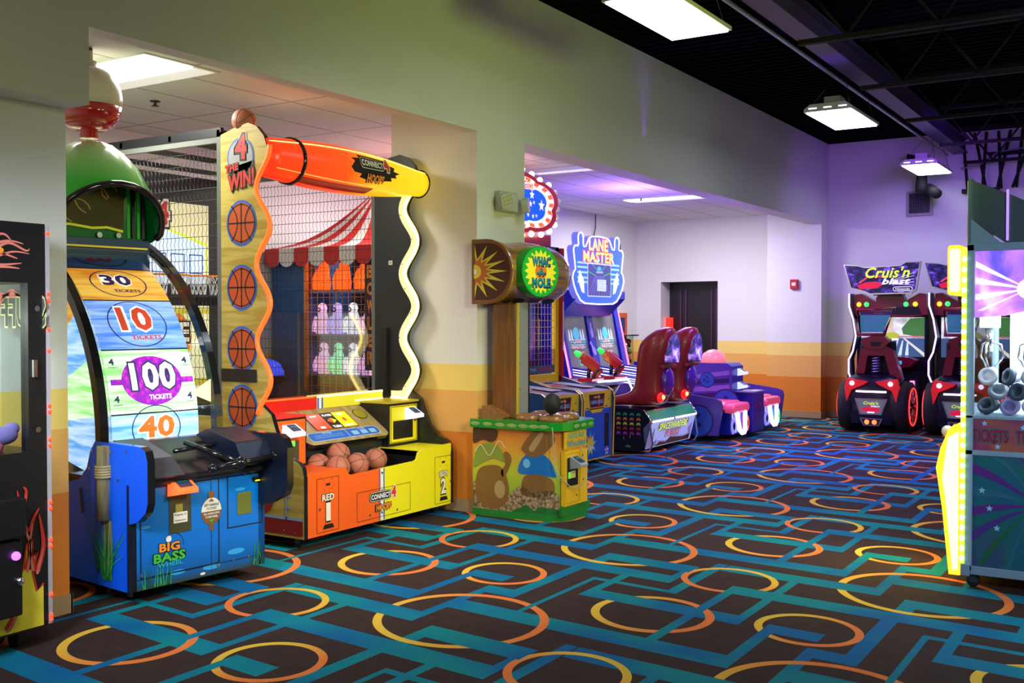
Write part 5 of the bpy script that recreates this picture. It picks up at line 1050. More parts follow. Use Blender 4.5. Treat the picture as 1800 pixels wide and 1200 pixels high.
for ya in (12.6, 13.32, 14.05, 14.72):
    c = MB(); c.prism([(-2.4, .70), (-.55, .56), (-.75, .70), (-2.4, .90)], FY(ya), -.10, 0, VD); k = c.build('lane_gutter', LM)
    for i in range(4):
        MB().tube([(-2.3, ya+.0-.004, .86-.035*i), (-.80+.04*i, ya-.004, .69-.028*i)], .007, WL, 6).build('light_line', k)
    MB().tube([(-.80, ya-.004, .705), (-.60, ya-.004, .58)], .006, WL, 6).build('light_line', k)
# central tower
c = MB(); f = FY(13.15); tp = [(-1.35, .42), (-.22, .42), (-.22, .98), (-.30, 1.02), (-.95, 1.02), (-1.2, .62)]; tp = [(-1.35, .45), (-.22, .08), (-.22, .93), (-.28, .97), (-.86, .97), (-1.02, .55), (-1.35, .5)]
c.prism([(-1.35, .1), (-.22, .1)]+tp[2:], f, -.42, 0, VB, VD)
c.poly(f, [(-1.1, .52), (-.25, .60), (-.25, .54), (-1.3, .46)], VK, 1); c.poly(f, [(-.95, .70), (-.25, .78), (-.25, .72), (-.98, .65)], VK, 1); c.poly(f, [(-.93, .78), (-.25, .88), (-.25, .82), (-.95, .73)], VS, 1); c.poly(f, [(-.98, .62), (-.25, .69), (-.25, .62), (-1.02, .56)], VS, 1)
bowl_art(c, f, -.56, .745, .095, 3); bowl_art(c, f, -.30, .45, .17, 2); k = c.build('ball_tower', LM, bevel=.01)
c = MB(); c.lathe([(.17, 0), (.165, .06), (.13, .125), (.07, .165), (.001, .178)], (-.56, 13.36, .97), mat('lit_ball_pink', (.9, .25, .25), .2, emit=.8, ecol=(1, .22, .22), coat=.4)); c.build('ball_light', LM)
for z in (.84, .66): card_reader(LM, (-.218, 13.42, z-.04), (0, 1, 0), 1, mat('reader_blue_glow', (.6, .7, 1), .3, emit=1.2, ecol=(.5, .6, 1)), .13)
c = MB(); c.box(-.22, .02, 13.30, 13.72, .07, .58, VD); f = FX(.02)
for y in (13.42, 13.56): c.poly(f, rct(y-.03, y+.03, .40, .44), RED, 1); c.poly(f, rct(y-.02, y+.02, .32, .36), BLKP, 1)
c.box(-.23, .025, 13.29, 13.73, .58, .60, mat('box_top_violet', (.25, .2, .45), .3)); c.poly(FZ(.6), rct(-.1, 0, 13.5, 13.7), PAPER, 1); c.build('coin_box', LM, bevel=.006)
PK = mat('lit_pink_cover', (.9, .12, .2), .35, emit=.35, ecol=(1, .08, .2))
for j, ya in enumerate((12.60, 13.85)):
    yc = ya+.30
    c = MB(); c.hull([[(x, yc+y, z) for y, z in ((-.27, .40), (-.28, .46), (-.22, .50), (.22, .50), (.28, .46), (.27, .40))] for x in (-.75, -.10)], PK, False); k = c.build('ball_hood', LM, bevel=.02)
    c = MB(); c.hull([[(x, yc+y, z) for y, z in ((-.28, .36), (-.30, .42), (-.26, .48), (.26, .48), (.30, .42), (.28, .36))] for x in (-.12, .02)], PK, False); c.build('hood_lip', LM, bevel=.03)
    MB().box(-.2, -.04, yc-.24, yc+.24, .08, .38, VD).build('return_housing', LM, bevel=.02)
    c = MB(); c.tube([(.0, yc-.15, .37), (.02, yc-.09, .14), (.03, yc-.04, .10), (.03, yc+.04, .10), (.02, yc+.10, .14), (.0, yc+.15, .37)], .026, glow('white_u_tube', (.95, .85, 1), 5), 10); c.build('u_light', LM)
    for s_, m_ in ((-1, glow('ring_light_blue', (.25, .25, 1), .8)), (1, glow(('ring_light_red', 'ring_light_green')[j], ((1, .08, .03), (.05, 1, .25))[j], 2))):
        c = MB(); c.tube([(-.01, yc+s_*.25+.05*math.cos(R(a)), .2+.09*math.sin(R(a))) for a in range(0, 360, 15)], .013, m_, 8, True); k = c.build('ring_light', LM)
        MB().lathe([(.001, .0), (.05, .0)], (.0, yc+s_*.23, .2), VD, 'X', 16).build('ring_disc', k)
# screens
for j, (ya, yb) in enumerate(((12.55, 13.22), (13.40, 14.12))):
    fr = Fr((-2.30, (ya+yb)/2, .80), (0, 1, 0), (-.18, 0, .96)); hw = (yb-ya)/2; c = MB(); c.prism(rct(-hw, hw, 0, .95), fr, -.08, -.004, VD); f = Fr(fr.o-fr.n*.004, fr.u, fr.v)
    SCR = ramp2(mat('lane_screen', (.1, .1, .12), .2), 'noise', (.05, .05, .07), (.14, .13, .15), (4, 4, 4), .3, .7, .7) if j == 0 else M['lane_screen']
    c.poly(f, rct(-hw+.03, hw-.03, .03, .92), SCR, 0); SB = mat('scr_blue', (.05, .4, .55), .3, emit=.7, ecol=(.08, .5, .7)); S2 = mat('scr_pale', (.5, .6, .7), .3, emit=.6, ecol=(.55, .7, .9)); SG = mat('scr_green', (0, .5, .1), .3, emit=.8, ecol=(0, .9, .2)); SP = mat('scr_peach', (.8, .4, .3), .3, emit=.5, ecol=(.9, .45, .35)); SY = mat('scr_gold', (.7, .5, .05), .3, emit=.6, ecol=(1, .7, .05))
    for dx in (-.20, -.13, .13, .20): c.poly(f, [(dx-.028, .46), (dx+.028, .46), (dx+.022, .56), (dx+.016, .60), (dx, .63), (dx-.016, .60), (dx-.022, .56)], S2, 1)
    c.poly(f, circ(0, .56, .09), SB, 2)
    for i in range(4): c.poly(f, rct(-.22+.01*i, .22+.01*i, .36+.035*i, .375+.035*i), SB, 1)
    c.text(f, 'LANE', 0, .45, .22, .06, SP, 3); c.text(f, 'MASTER', 0, .37, .34, .06, SP, 3); c.text(f, 'SWIPE CARD TO PLAY', 0, .29, .3, .025, SY, 3); c.ring(f, .02, .15, .035, .048, SG, 3, 20, 1); c.build('lane_screen', LM)
PLL = mat('pillar_blue', (.01, .01, .35), .25, emit=.06, ecol=(.03, .03, 1))
for ya, yb in ((13.22, 13.40), (14.12, 14.26), (12.46, 12.55)):
    c = MB(); c.prism([(-2.26, .8), (-2.50, 1.9), (-2.75, 1.9), (-2.75, .6), (-2.3, .6)], FY(ya), -(yb-ya), 0, PLL)
    if ya == 13.22:
        fr = Fr((-2.26, (ya+yb)/2, .8), (0, 1, 0), (-.21, 0, .96))
        for z, a in ((.50, 0), (.25, .5), (.05, .8)): c.poly(fr, [(x*math.cos(a)-y*math.sin(a), z+x*math.sin(a)+y*math.cos(a)) for x, y in ((-.03, 0), (.03, 0), (.05, .08), (.02, .15), (.028, .2), (0, .23), (-.028, .2), (-.02, .15), (-.05, .08))], mat('pin_violet', (.3, .2, .8), .3, emit=.3, ecol=(.4, .3, 1)), 1)
    c.build('pillar', LM)
for y in (14.28, 12.44): MB().tube([(-2.24, y, .75), (-2.46, y, 1.68)], .014, glow('pink_led_line', (1, .12, .2), 4), 8).build('led_line', LM)
c = MB(); c.prism([(-2.1, 1.84), (-2.35, 1.60), (-2.8, 1.55), (-2.8, 1.95), (-2.1, 1.95)], FY(12.35), -1.45, 0, PLL); c.build('canopy', LM)
# marquee
mf = Fr((-2.10, 12.93, 2.20), (0, 1, 0), (0, 0, 1)); c = MB()
hs = [(-.0, .50), (.22, .49), (.31, .46), (.355, .40), (.40, .34), (.455, .335), (.475, .40)]+[(.545+.075*math.cos(R(a)), .45+.075*math.sin(R(a))) for a in (170, 140, 110, 80, 50, 20, -15)]+[(.605, .36)]+[(.675+.07*math.cos(R(a)), .27+.075*math.sin(R(a))) for a in (125, 95, 65, 35, 5, -30)]+[(.71, .12), (.69, .02), (.74, -.02), (.77, -.10), (.73, -.20), (.66, -.30), (.55, -.40), (.42, -.44), (.0, -.45)]
sh = [(x*1.0, z) for x, z in hs]+[(-x*1.0, z) for x, z in reversed(hs[1:-1])]
c.prism(sh, mf, -.06, .03, mat('marquee_side_blue', (.1, .15, .8), .3, emit=.5, ecol=(.25, .25, 1))); f = Fr(mf.o+mf.n*.03, mf.u, mf.v)
c.poly(f, [(x*.96, z*.96) for x, z in sh], mat('marquee_panel_blue', (.03, .12, .7), .3, emit=.7, ecol=(.04, .14, 1)), 0)
for z in (.10, .04, -.03, -.10, -.16): c.poly(f, rct(-.62, .62, z, z+.028), mat('marquee_sky', (.2, .5, .9), .3, emit=.8, ecol=(.25, .6, 1)), 1)
for s_ in (-1, 1): c.poly(f, [(s_*.42, -.3), (s_*.44, -.12), (s_*.56, .02), (s_*.60, -.12), (s_*.5, -.28)], mat('pin_art', (.7, .75, 1), .3, emit=.8, ecol=(.7, .75, 1)), 2)
LY = mat('marquee_gold', (.95, .65, .1), .3, emit=1.2, ecol=(1, .62, .12)); LR = mat('marquee_crimson', (.7, .02, .1), .3, emit=.6, ecol=(1, .03, .12))
c.text2(f, 'LANE', -.02, .375, .56, .17, LY, LR, 3); c.text2(f, 'MASTER', .0, .205, .92, .15, LY, LR, 3)
c.poly(f, rrct(-.34, .36, -.34, .12, .02), S2, 3); c.poly(f, rrct(-.325, .345, -.325, .105, .02), mat('mini_screen', (.05, .05, .15), .3, emit=.35, ecol=(.1, .12, .4)), 4)
for i in range(-4, 5): c.line(f, [(i*.03, -.05), (i*.08, -.32)], .006, mat('scr_violet', (.3, .25, .6), .3, emit=.6, ecol=(.4, .35, .9)), 5)
c.line(f, [(-.32, .0), (-.1, -.05)], .008, SG, 5); c.line(f, [(.34, .0), (.12, -.05)], .008, SG, 5); c.line(f, [(-.2, .1), (-.05, .02)], .006, SG, 5); c.line(f, [(.2, .1), (.07, .02)], .006, SG, 5); c.text(f, 'LANE MASTER', .01, .0, .2, .03, S2, 6)
c.poly(f, circ(.0, .05, .06, .03), mat('scr_blue'), 5); k = c.build('marquee', LM)
c = MB(); c.prism(rct(-.06, .20, -.26, -.10), f, .006, .01, mat('posted_notice', (.6, .8, .8), .5, emit=.3, ecol=(.6, .9, .9))); f3 = Fr(f.o+f.n*.01, f.u, f.v)
for i, tx in enumerate(('Please see', 'an attendant', 'to play', 'this game')): c.text(f3, tx, .07, -.125-.033*i, .16, .014, GRYP, 1, 0)
c.build('paper_notice', k)
c = MB(); o_ = [(f.P(x*.985, z*.985, 6)) for x, z in sh]; c.tube(o_, .010, glow('violet_white_neon', (.60, .55, 1), 2.6), 6, True); c.build('neon_outline', k)

# ------------------------------------------------------------------ back corner things
t = thing('wall_screen', 'black flat television on the back wall behind the neon pin marquee', 'television', (-3.37, 15.75, 2.6)); MB().box(-3.39, -3.34, 15.35, 16.15, 2.05, 2.84, BLK).build('screen_body', t, bevel=.01); MB().box(-3.34, -3.337, 15.39, 16.11, 2.10, 2.80, mat('tv_glass', (.02, .02, .03), .15)).build('screen', t)
tag(MB().tube([(-3.38, 15.3, 3.27), (-3.37, 15.28, 3.05), (-3.36, 15.2, 2.9), (-3.36, 15.1, 2.75)], .008, BLK, 6).build('power_cable', loc=(-3.37, 15.3, 3.0)), 'thin black cable hanging from the tile ceiling to the television', 'cable')
t = thing('ticket_kiosk', 'orange-framed blue screen kiosk against the back wall', 'kiosk', (-3.2, 15.95, 0)); MB().box(-3.39, -3.25, 15.66, 16.22, 1.25, 1.66, mat('kiosk_orange', (.75, .10, .01), .4)).build('frame', t, bevel=.01)
c = MB(); c.box(-3.25, -3.245, 15.76, 16.12, 1.33, 1.58, mat('kiosk_screen', (.01, .05, .18), .2)); c.build('screen', t); MB().box(-3.39, -3.29, 15.8, 16.1, 0, 1.25, BLK).build('post', t)
t = thing('gumball_column', 'clear round column of coloured prize balls with a flat black lid', 'vending machine', (-2.93, 15.5, 0))
MB().lathe([(.16, 0), (.16, .7), (.13, .72)], (-2.93, 15.5, 0), BLK).build('base', t); MB().lathe([(.13, .7), (.13, 1.28)], (-2.93, 15.5, 0), pane('clear_column', (.8, .85, .8), .05)).build('clear_tube', t); MB().lathe([(.001, 1.28), (.22, 1.28), (.22, 1.30), (.001, 1.30)], (-2.93, 15.5, 0), BLK).build('lid', t)
for i in range(16):
    a = i*2.4; z = .77+.032*i; MB().ball((-2.93+.065*math.cos(a), 15.5+.065*math.sin(a), z), .045, [mat('pb_green', (.1, .2, .08), .4), mat('pb_red', (.4, .04, .05), .4), mat('pb_tan', (.4, .3, .2), .4), BLK][i % 4], 10, 8).build('prize_ball', t)
tag(MB().box(-.48, -.36, 16.37, 16.43, 2.03, 2.18, mat('alarm_red', (.5, .01, .01), .35)).poly(FY(16.37), rct(-.45, -.39, 2.08, 2.13), PAPER, 1).build('fire_alarm', loc=(-.42, 16.4, 2.1), bevel=.006), 'small red fire alarm with white lens on the white wall', 'fire alarm')
c = MB(); c.box(1.20, 1.57, 16.73, 16.78, 3.12, 3.49, mat('grille_frame', (.35, .33, .36), .5)); c.box(1.235, 1.535, 16.725, 16.73, 3.155, 3.455, BLK)
for i in range(9): c.box(1.25+.033*i, 1.258+.033*i, 16.715, 16.725, 3.155, 3.455, mat('grille_bar', (.1, .09, .12), .4)); c.box(1.235, 1.535, 16.715, 16.725, 3.17+.033*i, 3.176+.033*i, mat('grille_bar'))
tag(c.build('wall_vent', loc=(1.38, 16.75, 3.3)), 'square dark air vent high on the far wall', 'vent')

# ------------------------------------------------------------------ racing games
def make_racer():
    t = thing('racing_game', 'red and black street racing game with glowing wheels, the left of two', 'arcade machine', (1.2, 15.5, 0), 'racing games at the far wall')
    RC = mat('racer_red', (.22, .004, .03), .3, coat=.3); BKR = mat('racer_black', (.008, .006, .02), .25); x0, x1, ym = .60, 1.66, 16.1; xm = (x0+x1)/2
    c = MB(); c.box(x0+.02, x1-.02, 16.15, 16.65, .05, 1.75, BKR); c.box(x0, x1, 15.3, 16.2, .05, .16, BKR); c.box(x0+.1, x1-.1, 15.95, 16.2, .16, .80, BKR); c.build('cabinet', t, bevel=.01)
    f = FY(16.14); RD = ramp2(mat('race_sky', (.4, .45, .5), .3), 'noise', (.35, .38, .4), (.8, .85, .9), (7, 7, 10), .35, .65, 1.0); c = MB(); c.box(x0+.07, x1-.05, 16.14, 16.15, .98, 1.60, BLK)
    sx0, sx1 = x0+.09, x1-.07; E_ = lambda n, a, e=1.05: mat(n, a, .3, emit=e, ecol=a)
    c.poly(f, rct(sx0, sx1, 1.27, 1.58), RD, 0); c.poly(f, rct(sx0, sx1, 1.0, 1.28), E_('race_road', (.05, .10, .20), .8), 0); c.poly(f, [(sx1, 1.28), (sx1, 1.58), (sx1-.2, 1.56), (sx1-.32, 1.42), (sx1-.3, 1.33)], E_('race_tree', (.05, .16, .04)), 1)
    c.poly(f, [(sx0+.3, 1.3), (sx0+.46, 1.3), (sx0+.46, 1.58), (sx0+.3, 1.58)], E_('race_building', (.55, .45, .3)), 1); c.poly(f, circ(sx0+.45, 1.31, .1, .05), E_('race_bush', (.35, .4, .03)), 2)
    c.poly(f, rct(sx1-.38, sx1, 1.285, 1.305), E_('race_kerb', (.7, .1, .08)), 3)
    for i in range(6): c.poly(f, rct(sx1-.36+.065*i, sx1-.33+.065*i, 1.285, 1.305), PAPER, 4)
    for i in range(5): xx = sx0+.32+.07*i; c.poly(f, [(xx+.06, 1.24), (xx+.075, 1.24), (xx+.02-.03*(2-i), 1.02), (xx-.03-.03*(2-i), 1.02)], E_('race_streak', (.5, .65, .9), 1.0), 2)
    c.poly(f, rrct(sx0+.44, sx0+.54, 1.24, 1.27, .01), E_('race_car', (.8, .75, .6)), 4); c.poly(f, [(sx1-.3, 1.27), (sx1-.27, 1.27), (sx1, 1.06), (sx1, 1.0)], E_('race_line', (.6, .6, .45)), 3); k = c.build('screen', t)
    # red header cowl with lamps
    c = MB(); c.prism([(x0, 1.62), (x0+.03, 1.92), (x0+.12, 1.93), (x0+.34, 1.80), (xm-.2, 1.86), (xm-.12, 1.97), (xm+.12, 1.97), (xm+.2, 1.86), (x1-.34, 1.80), (x1-.12, 1.93), (x1-.03, 1.92), (x1, 1.62), (x1-.3, 1.58), (x0+.3, 1.58)], FY(16.0), -.2, .0, RC, BKR); f = FY(16.0)
    c.poly(f, [(xm-.05, 1.62), (xm+.45, 1.62), (xm+.4, 1.74), (xm, 1.72)], BLKP, 1); c.build('cowl', t, bevel=.012)
    for xx, m_ in ((x0+.09, 'lamp_amber'), (x0+.20, 'lamp_green'), (x1-.30, 'lamp_green'), (x1-.17, 'lamp_amber')): MB().ball((xx, 15.985, 1.77), .035, glow(m_, (1, .38, .02) if 'amber' in m_ else (.03, 1, .12), 2.6), 10, 8).build('signal_lamp', t)
    # marquee
    c = MB(); mp_ = [(x0-.08, 2.36), (x0+.12, 2.34), (x0+.22, 2.31), (x1-.32, 2.33), (x1-.24, 2.38), (x1-.05, 2.38), (x1-.11, 1.97), (x1-.18, 1.92), (x0+.30, 1.91), (x0+.22, 1.95), (x0+.02, 2.01)]
    c.prism(mp_, FY(15.75), -.06, 0, CHR, BKR); f = FY(15.75); cxm = sum(p[0] for p in mp_)/len(mp_)
    NC = ramp2(mat('night_city', (.05, .02, .2), .3), 'noise', (.005, .004, .03), (.25, .12, .7), (10, 1, 16), .45, .72, 1.0, mid=(.04, .02, .18))
    c.poly(f, [(cxm+(x-cxm)*.965, 2.15+(z-2.15)*.93) for x, z in mp_], NC, 1); c.poly(f, [(x0+.12, 2.04), (x0+.24, 2.09), (x0+.4, 2.10), (x0+.5, 2.06), (x0+.4, 2.0), (x0+.16, 1.99)], E_('marquee_car', (.6, .01, .04), .8), 2)
    for i in range(5): c.line(f, [(x0+.6, 2.06+.012*i), (x1-.14, 2.04+.045*i)], .008, E_('speed_line', (.5, .5, .8), .8), 2)
    c.text(f, "Cruis'n", xm+.02, 2.23, .62, .16, E_('logo_lime', (.6, .75, .05), 1), 4, .02, .3); c.line(f, [(xm-.38, 2.08), (xm-.25, 2.17), (xm, 2.17)], .02, E_('logo_redline', (.8, .05, .05), 1), 3); c.text(f, 'blast', xm+.14, 2.10, .40, .09, E_('logo_white', (.8, .8, .85), .9), 4, .03, .3)
    c.poly(f, rrct(xm+.1, xm+.37, 1.955, 2.02, .03), E_('logo_white', (.8, .8, .85)), 3); c.poly(f, rrct(xm+.108, xm+.362, 1.963, 2.012, .024), BLKP, 4); c.text(f, 'Nintendo', xm+.235, 1.987, .20, .03, M['logo_white'], 5, .02); c.build('marquee', t)
    MB().box(xm-.2, xm+.2, 15.85, 16.1, 1.90, 2.0, BKR).build('marquee_neck', t)
    for xx, m_ in ((x0-.04, 'edge_white_violet'),):
        c = MB(); c.tube([(xx+dx, 15.93, z) for dx, z in ((.0, 1.93), (.0, 1.75), (.06, 1.55), (.10, 1.3), (.06, 1.08), (-.0, .95), (.0, .75), (.05, .62))], .012, glow(m_, (.75, .45, 1) if 'violet' in m_ else (1, .55, .8), 3), 8); c.build('edge_light', t)
        MB().prism([(-.03, .3), (.03, .3), (.06, .6), (.04, .95), (.12, 1.3), (.05, 1.75), (.04, 1.93), (-.0, 1.93), (-.0, 1.75), (.07, 1.3), (-.02, .95)], Fr((xx, 15.95, 0), (1, 0, 0), (0, 0, 1)), -.15, 0, BKR).build('edge_panel', t)
    # dash and steering wheel
    c = MB(); c.prism([(xm-.12, .82), (xm+.32, .86), (xm+.42, .96), (xm+.3, 1.0), (xm+.05, 1.02), (xm-.2, .98)], FY(15.8), -.3, 0, RC); f = FY(15.8); c.poly(f, circ(xm+.08, .93, .035), GRN, 1); c.poly(f, circ(xm+.03, .97, .05, .02), mat('scr_blue'), 1); c.poly(f, rct(xm+.16, xm+.22, .9, .95), mat('scr_blue'), 1); c.build('dashboard', t, bevel=.02)
    c = MB(); c.tube([(xm+.0+.13*math.cos(R(a)), 15.66+.05*math.sin(R(a)), .92+.14*math.sin(R(a))) for a in range(0, 360, 18)], .018, BLK, 8, True); c.tube([(xm, 15.66, .92), (xm, 15.8, .9)], .02, BLK, 8); c.tube([(xm-.12, 15.66, .92), (xm+.12, 15.66, .92)], .012, BLK, 6); c.build('steering_wheel', t)
    # rear pod with seat
    px_ = 1.19; c = MB(); secs = []
    for y, hw, zt in ((14.70, .30, .55), (14.76, .38, .74), (14.95, .40, .82), (15.2, .36, .70), (15.45, .28, .4)):
        secs.append([(px_-hw*.8, y, .12), (px_-hw, y, zt*.5), (px_-hw*.92, y, zt*.9), (px_-hw*.6, y, zt), (px_+hw*.6, y, zt), (px_+hw*.92, y, zt*.9), (px_+hw, y, zt*.5), (px_+hw*.8, y, .12)])
    c.hull(secs, BKR); c.build('rear_pod', t, bevel=.01)
    f = FY(14.69)
    for s_ in (-1, 1):
        c = MB(); c.prism([(px_+s_*.05, .70), (px_+s_*.33, .74), (px_+s_*.36, .62), (px_+s_*.33, .42), (px_+s_*.27, .58), (px_+s_*.1, .66)][::s_], f, -.10, .012, mat('pod_red', (.6, .02, .02), .3, emit=.35, ecol=(1, .02, .03))); c.build('tail_panel', t)
        MB().ball((px_+s_*.255, 14.67, .675), .032, glow('pod_lamp_blue', (.4, .42, 1), 6), 10, 8).build('pod_lamp', t)
    c = MB(); c.tube([(px_-.2, 14.675, .565), (px_+.2, 14.675, .565)], .012, glow('pod_bar', (.95, .6, .9), 4), 8); c.build('light_bar', t)
    c = MB(); fp = FY(14.675); c.prism([(px_-.22, .47), (px_+.22, .47), (px_+.14, .25), (px_-.15, .25)], fp, -.03, 0, CHR); c.poly(fp, [(px_-.19, .455), (px_+.19, .455), (px_+.12, .265), (px_-.13, .265)], E_('plate_art', (.12, .14, .16), .6), 0); c.poly(fp, [(px_-.14, .33), (px_, .37), (px_+.13, .33), (px_+.1, .29), (px_-.1, .29)], E_('marquee_car', (.6, .01, .04)), 1)
    c.text(fp, "Cruis'n", px_, .41, .2, .045, M['logo_lime'], 2, .02, .3); c.text(fp, 'blast', px_+.06, .37, .12, .03, M['logo_white'], 2, .02, .3); c.poly(fp, rrct(px_-.05, px_+.05, .272, .292, .01), M['logo_white'], 2); c.build('lit_plate', t)
    c = MB(); c.prism([(px_-.15, .20), (px_+.15, .20), (px_+.11, .10), (px_-.10, .10)], fp, -.03, 0, CHR); c.poly(fp, [(px_-.13, .19), (px_+.13, .19), (px_+.1, .11), (px_-.09, .11)], BLKP, 0); k = c.build('exhaust_frame', t)
    for s_ in (-1, 1): MB().ball((px_+s_*.05, 14.66, .15), .032, glow('exhaust_lamp', (1, .08, .02), 6), 10, 8, sy=.4).build('exhaust_lamp', k)
    for s_ in (-1, 1):
        c = MB(); c.lathe([(.26, -.1), (.335, -.09), (.35, -.03), (.35, .03), (.335, .09), (.26, .1)], (px_+s_*.37, 15.02, .352), RUB, 'X', 32); k = c.build('tyre', t)
        c = MB(); c.lathe([(.02, .08), (.24, .08), (.26, .1)], (px_+s_*.37, 15.02, .352), BLK, 'X', 28)
        for a in range(0, 360, 45): c.tube([(px_+s_*.475, 15.02, .352), (px_+s_*.475, 15.02+.23*math.cos(R(a)), .352+.23*math.sin(R(a)))], .014, CHR, 6)
        c.build('rim', k); c = MB(); c.tube([(px_+s_*.48, 15.02+.255*math.cos(R(a)), .352+.255*math.sin(R(a))) for a in range(0, 360, 12)], .008, glow('red_rim_light', (1, .03, .03), 3), 6, True); c.build('rim_light', k)
    # seat: lower back with spring, headrest frame with clear panel
    c = MB(); f = FY(14.9)
    c.prism([(px_-.26, .80), (px_-.20, 1.12), (px_-.10, 1.20), (px_+.12, 1.20), (px_+.24, 1.12), (px_+.36, .72), (px_+.20, .80), (px_+.13, 1.05), (px_-.10, 1.05), (px_-.14, .80)], f, -.14, .02, RC); c.build('seat_frame', t, bevel=.02)
    c = MB(); c.prism([(px_-.16, 1.18), (px_-.18, 1.28), (px_-.05, 1.32), (px_+.12, 1.32), (px_+.2, 1.24), (px_+.1, 1.14), (px_-.08, 1.14)], f, -.12, .04, RC); c.poly(FY(14.86), [(px_-.07, 1.24), (px_+.1, 1.24), (px_+.06, 1.18), (px_-.04, 1.18)], BLKP, 1); c.build('seat_neck', t, bevel=.02)
    c = MB(); hp = [(px_-.22, 1.34), (px_-.24, 1.68), (px_+.26, 1.70), (px_+.12, 1.34)]; c.tube([(x, 14.88, z) for x, z in hp], .03, RC, 8, True); k = c.build('headrest_frame', t)
    c = MB(); c.prism([(px_-.20, 1.37), (px_-.21, 1.65), (px_+.22, 1.66), (px_+.10, 1.37)], FY(14.9), -.012, 0, mat('headrest_pane', (.02, .15, .25), .1, emit=.35, ecol=(.03, .25, .4))); fh = FY(14.888)
    c.poly(FY(14.9), rct(px_-.20, px_+.21, 1.61, 1.655), mat('headrest_violet', (.1, .01, .2), .3), 1); c.text(FY(14.9), "Cruis'n", px_+.05, 1.635, .14, .02, ORP, 2, .02); c.text(FY(14.9), 'Nintendo', px_-.03, 1.41, .24, .035, LBLU, 2, .02)
    for i in range(6): c.line(FY(14.9), [(px_-.16, 1.46+.022*i), (px_+.1, 1.50+.03*i)], .005, LBLU, 1)
    c.build('headrest_pane', k)
    c = MB(); c.tube([(px_+.0+.055*math.cos(i*.7), 14.95+.055*math.sin(i*.7), .80+i*.0042) for i in range(60)], .009, mat('spring_silver', (.6, .6, .9), .3, .8), 6); c.tube([(px_, 14.95, .78), (px_, 14.95, 1.1)], .025, mat('damper_blue', (.05, .05, .4), .3), 10); c.build('spring', t)
    c = MB(); c.box(px_-.24, px_+.24, 15.03, 15.12, .45, 1.25, mat('seat_pad_black', (.01, .01, .015), .6)); c.box(px_-.24, px_+.24, 15.1, 15.5, .40, .48, M['seat_pad_black']); c.build('seat_pad', t, bevel=.03)
    c = MB(); c.box(x1-.22, x1-.16, 15.9, 15.94, .52, .66, mat('reader_rainbow', (.8, .3, .6), .3, emit=1.5, ecol=(1, .3, .6))); c.box(x1-.20, x1-.18, 15.895, 15.9, .54, .64, BLKP); c.build('card_reader', t)
    return t
r1 = make_racer(); r2 = dup(r1); r2.location.x += 1.13; r2['label'] = 'red and black street racing game, the right one, partly hidden by the yellow-lit prize machine'

# ------------------------------------------------------------------ prize machine at the right edge
CM = thing('crane_machine', 'tall grey crane prize machine with yellow lit front and star burst art at right edge', 'claw machine', (4.1, 7.0, 0))
X0, X1, Ya, Yb = 3.70, 4.75, 6.50, 7.5; SG_ = mat('machine_grey_blue', (.22, .34, .44), .4, .1); f = FY(Ya)
c = MB(); 
for x in (X0, X1-.04):
    for y in (Ya, Yb-.04): c.box(x, x+.04, y, y+.04, .10, 1.98, SG_)
for z0, z1 in ((.08, .13), (.77, .80), (.98, 1.0), (1.94, 1.985)): c.box(X0, X1, Ya, Yb, z0, z1, SG_)
c.box(X0-.02, X0+.03, Ya-.01, Ya+.02, .07, .14, SG_); c.build('frame', CM, bevel=.004)
ART = ramp2(mat('burst_art', (.05, .1, .2), .35), 'noise', (.01, .10, .20), (.06, .02, .22), (2, 2, 2), .35, .65, mid=(.01, .13, .12))
c = MB(); c.box(X0+.03, X1-.03, Ya+.008, Ya+.02, .13, .77, ART); f = FY(Ya+.008)
RAYS = [mat('ray_blue', (.015, .09, .28), .35), mat('ray_violet', (.06, .03, .22), .35), mat('ray_green', (.015, .12, .06), .35), mat('ray_teal', (.02, .13, .20), .35), mat('ray_purple', (.10, .02, .2), .35)]
for i in range(9):
    a = R(95+i*20.0); ox, oz = 4.08, .50; r0 = .03; r1 = .46; bend = .5
    p = []
    for s_ in (0, 1):
        L2 = [(ox+q*math.cos(a+s_*.06+bend*q), max(.135, min(.765, oz+q*math.sin(a+s_*.16+bend*q)))) for q in [r0+(r1-r0)*k/8 for k in range(9)]]
        p += L2 if s_ == 0 else L2[::-1]
    p = [(max(X0+.035, x), z) for x, z in p]; c.poly(f, p, RAYS[i % 4 if i > 4 else 4-i % 2], 1)
for x, z in ((3.79, .57), (3.87, .36), (3.83, .47)): c.poly(f, star(x, z, .02, .009, 5), LBLU, 2)
c.build('lower_panel', CM)
c = MB(); TA = ramp2(mat('ticket_art', (.3, .03, .15), .35), 'noise', (.20, .02, .15), (.35, .10, .05), (5, 5, 5), .35, .65); c.box(X0+.03, X1-.03, Ya+.008, Ya+.02, .80, .98, TA); f = FY(Ya+.008)
for x in (3.83, 4.06): c.text2(f, 'TICKETS', x, .885, .19, .075, mat('ticket_red', (.25, .01, .02), .4), mat('ticket_outline', (.03, .12, .2), .4), 1)
for x, z in ((3.80, .955), (3.87, .825), (4.0, .94)): c.poly(f, star(x, z, .018, .008, 5), LBLU, 1)
c.build('ticket_panel', CM)
UP = ramp2(mat('upper_art', (.4, .2, .7), .35), 'noise', (.12, .08, .6), (.9, .6, .95), (5, 5, 3), .35, .68, 1.1, mid=(.55, .2, .75)); c = MB(); c.prism([(X0+.04, 1.94), (X0+.04, 1.56), (X0+.2, 1.57), (X0+.4, 1.62), (X1-.04, 1.66), (X1-.04, 1.94)], FY(Ya+.02), -.006, 0, UP); f = FY(Ya+.018)
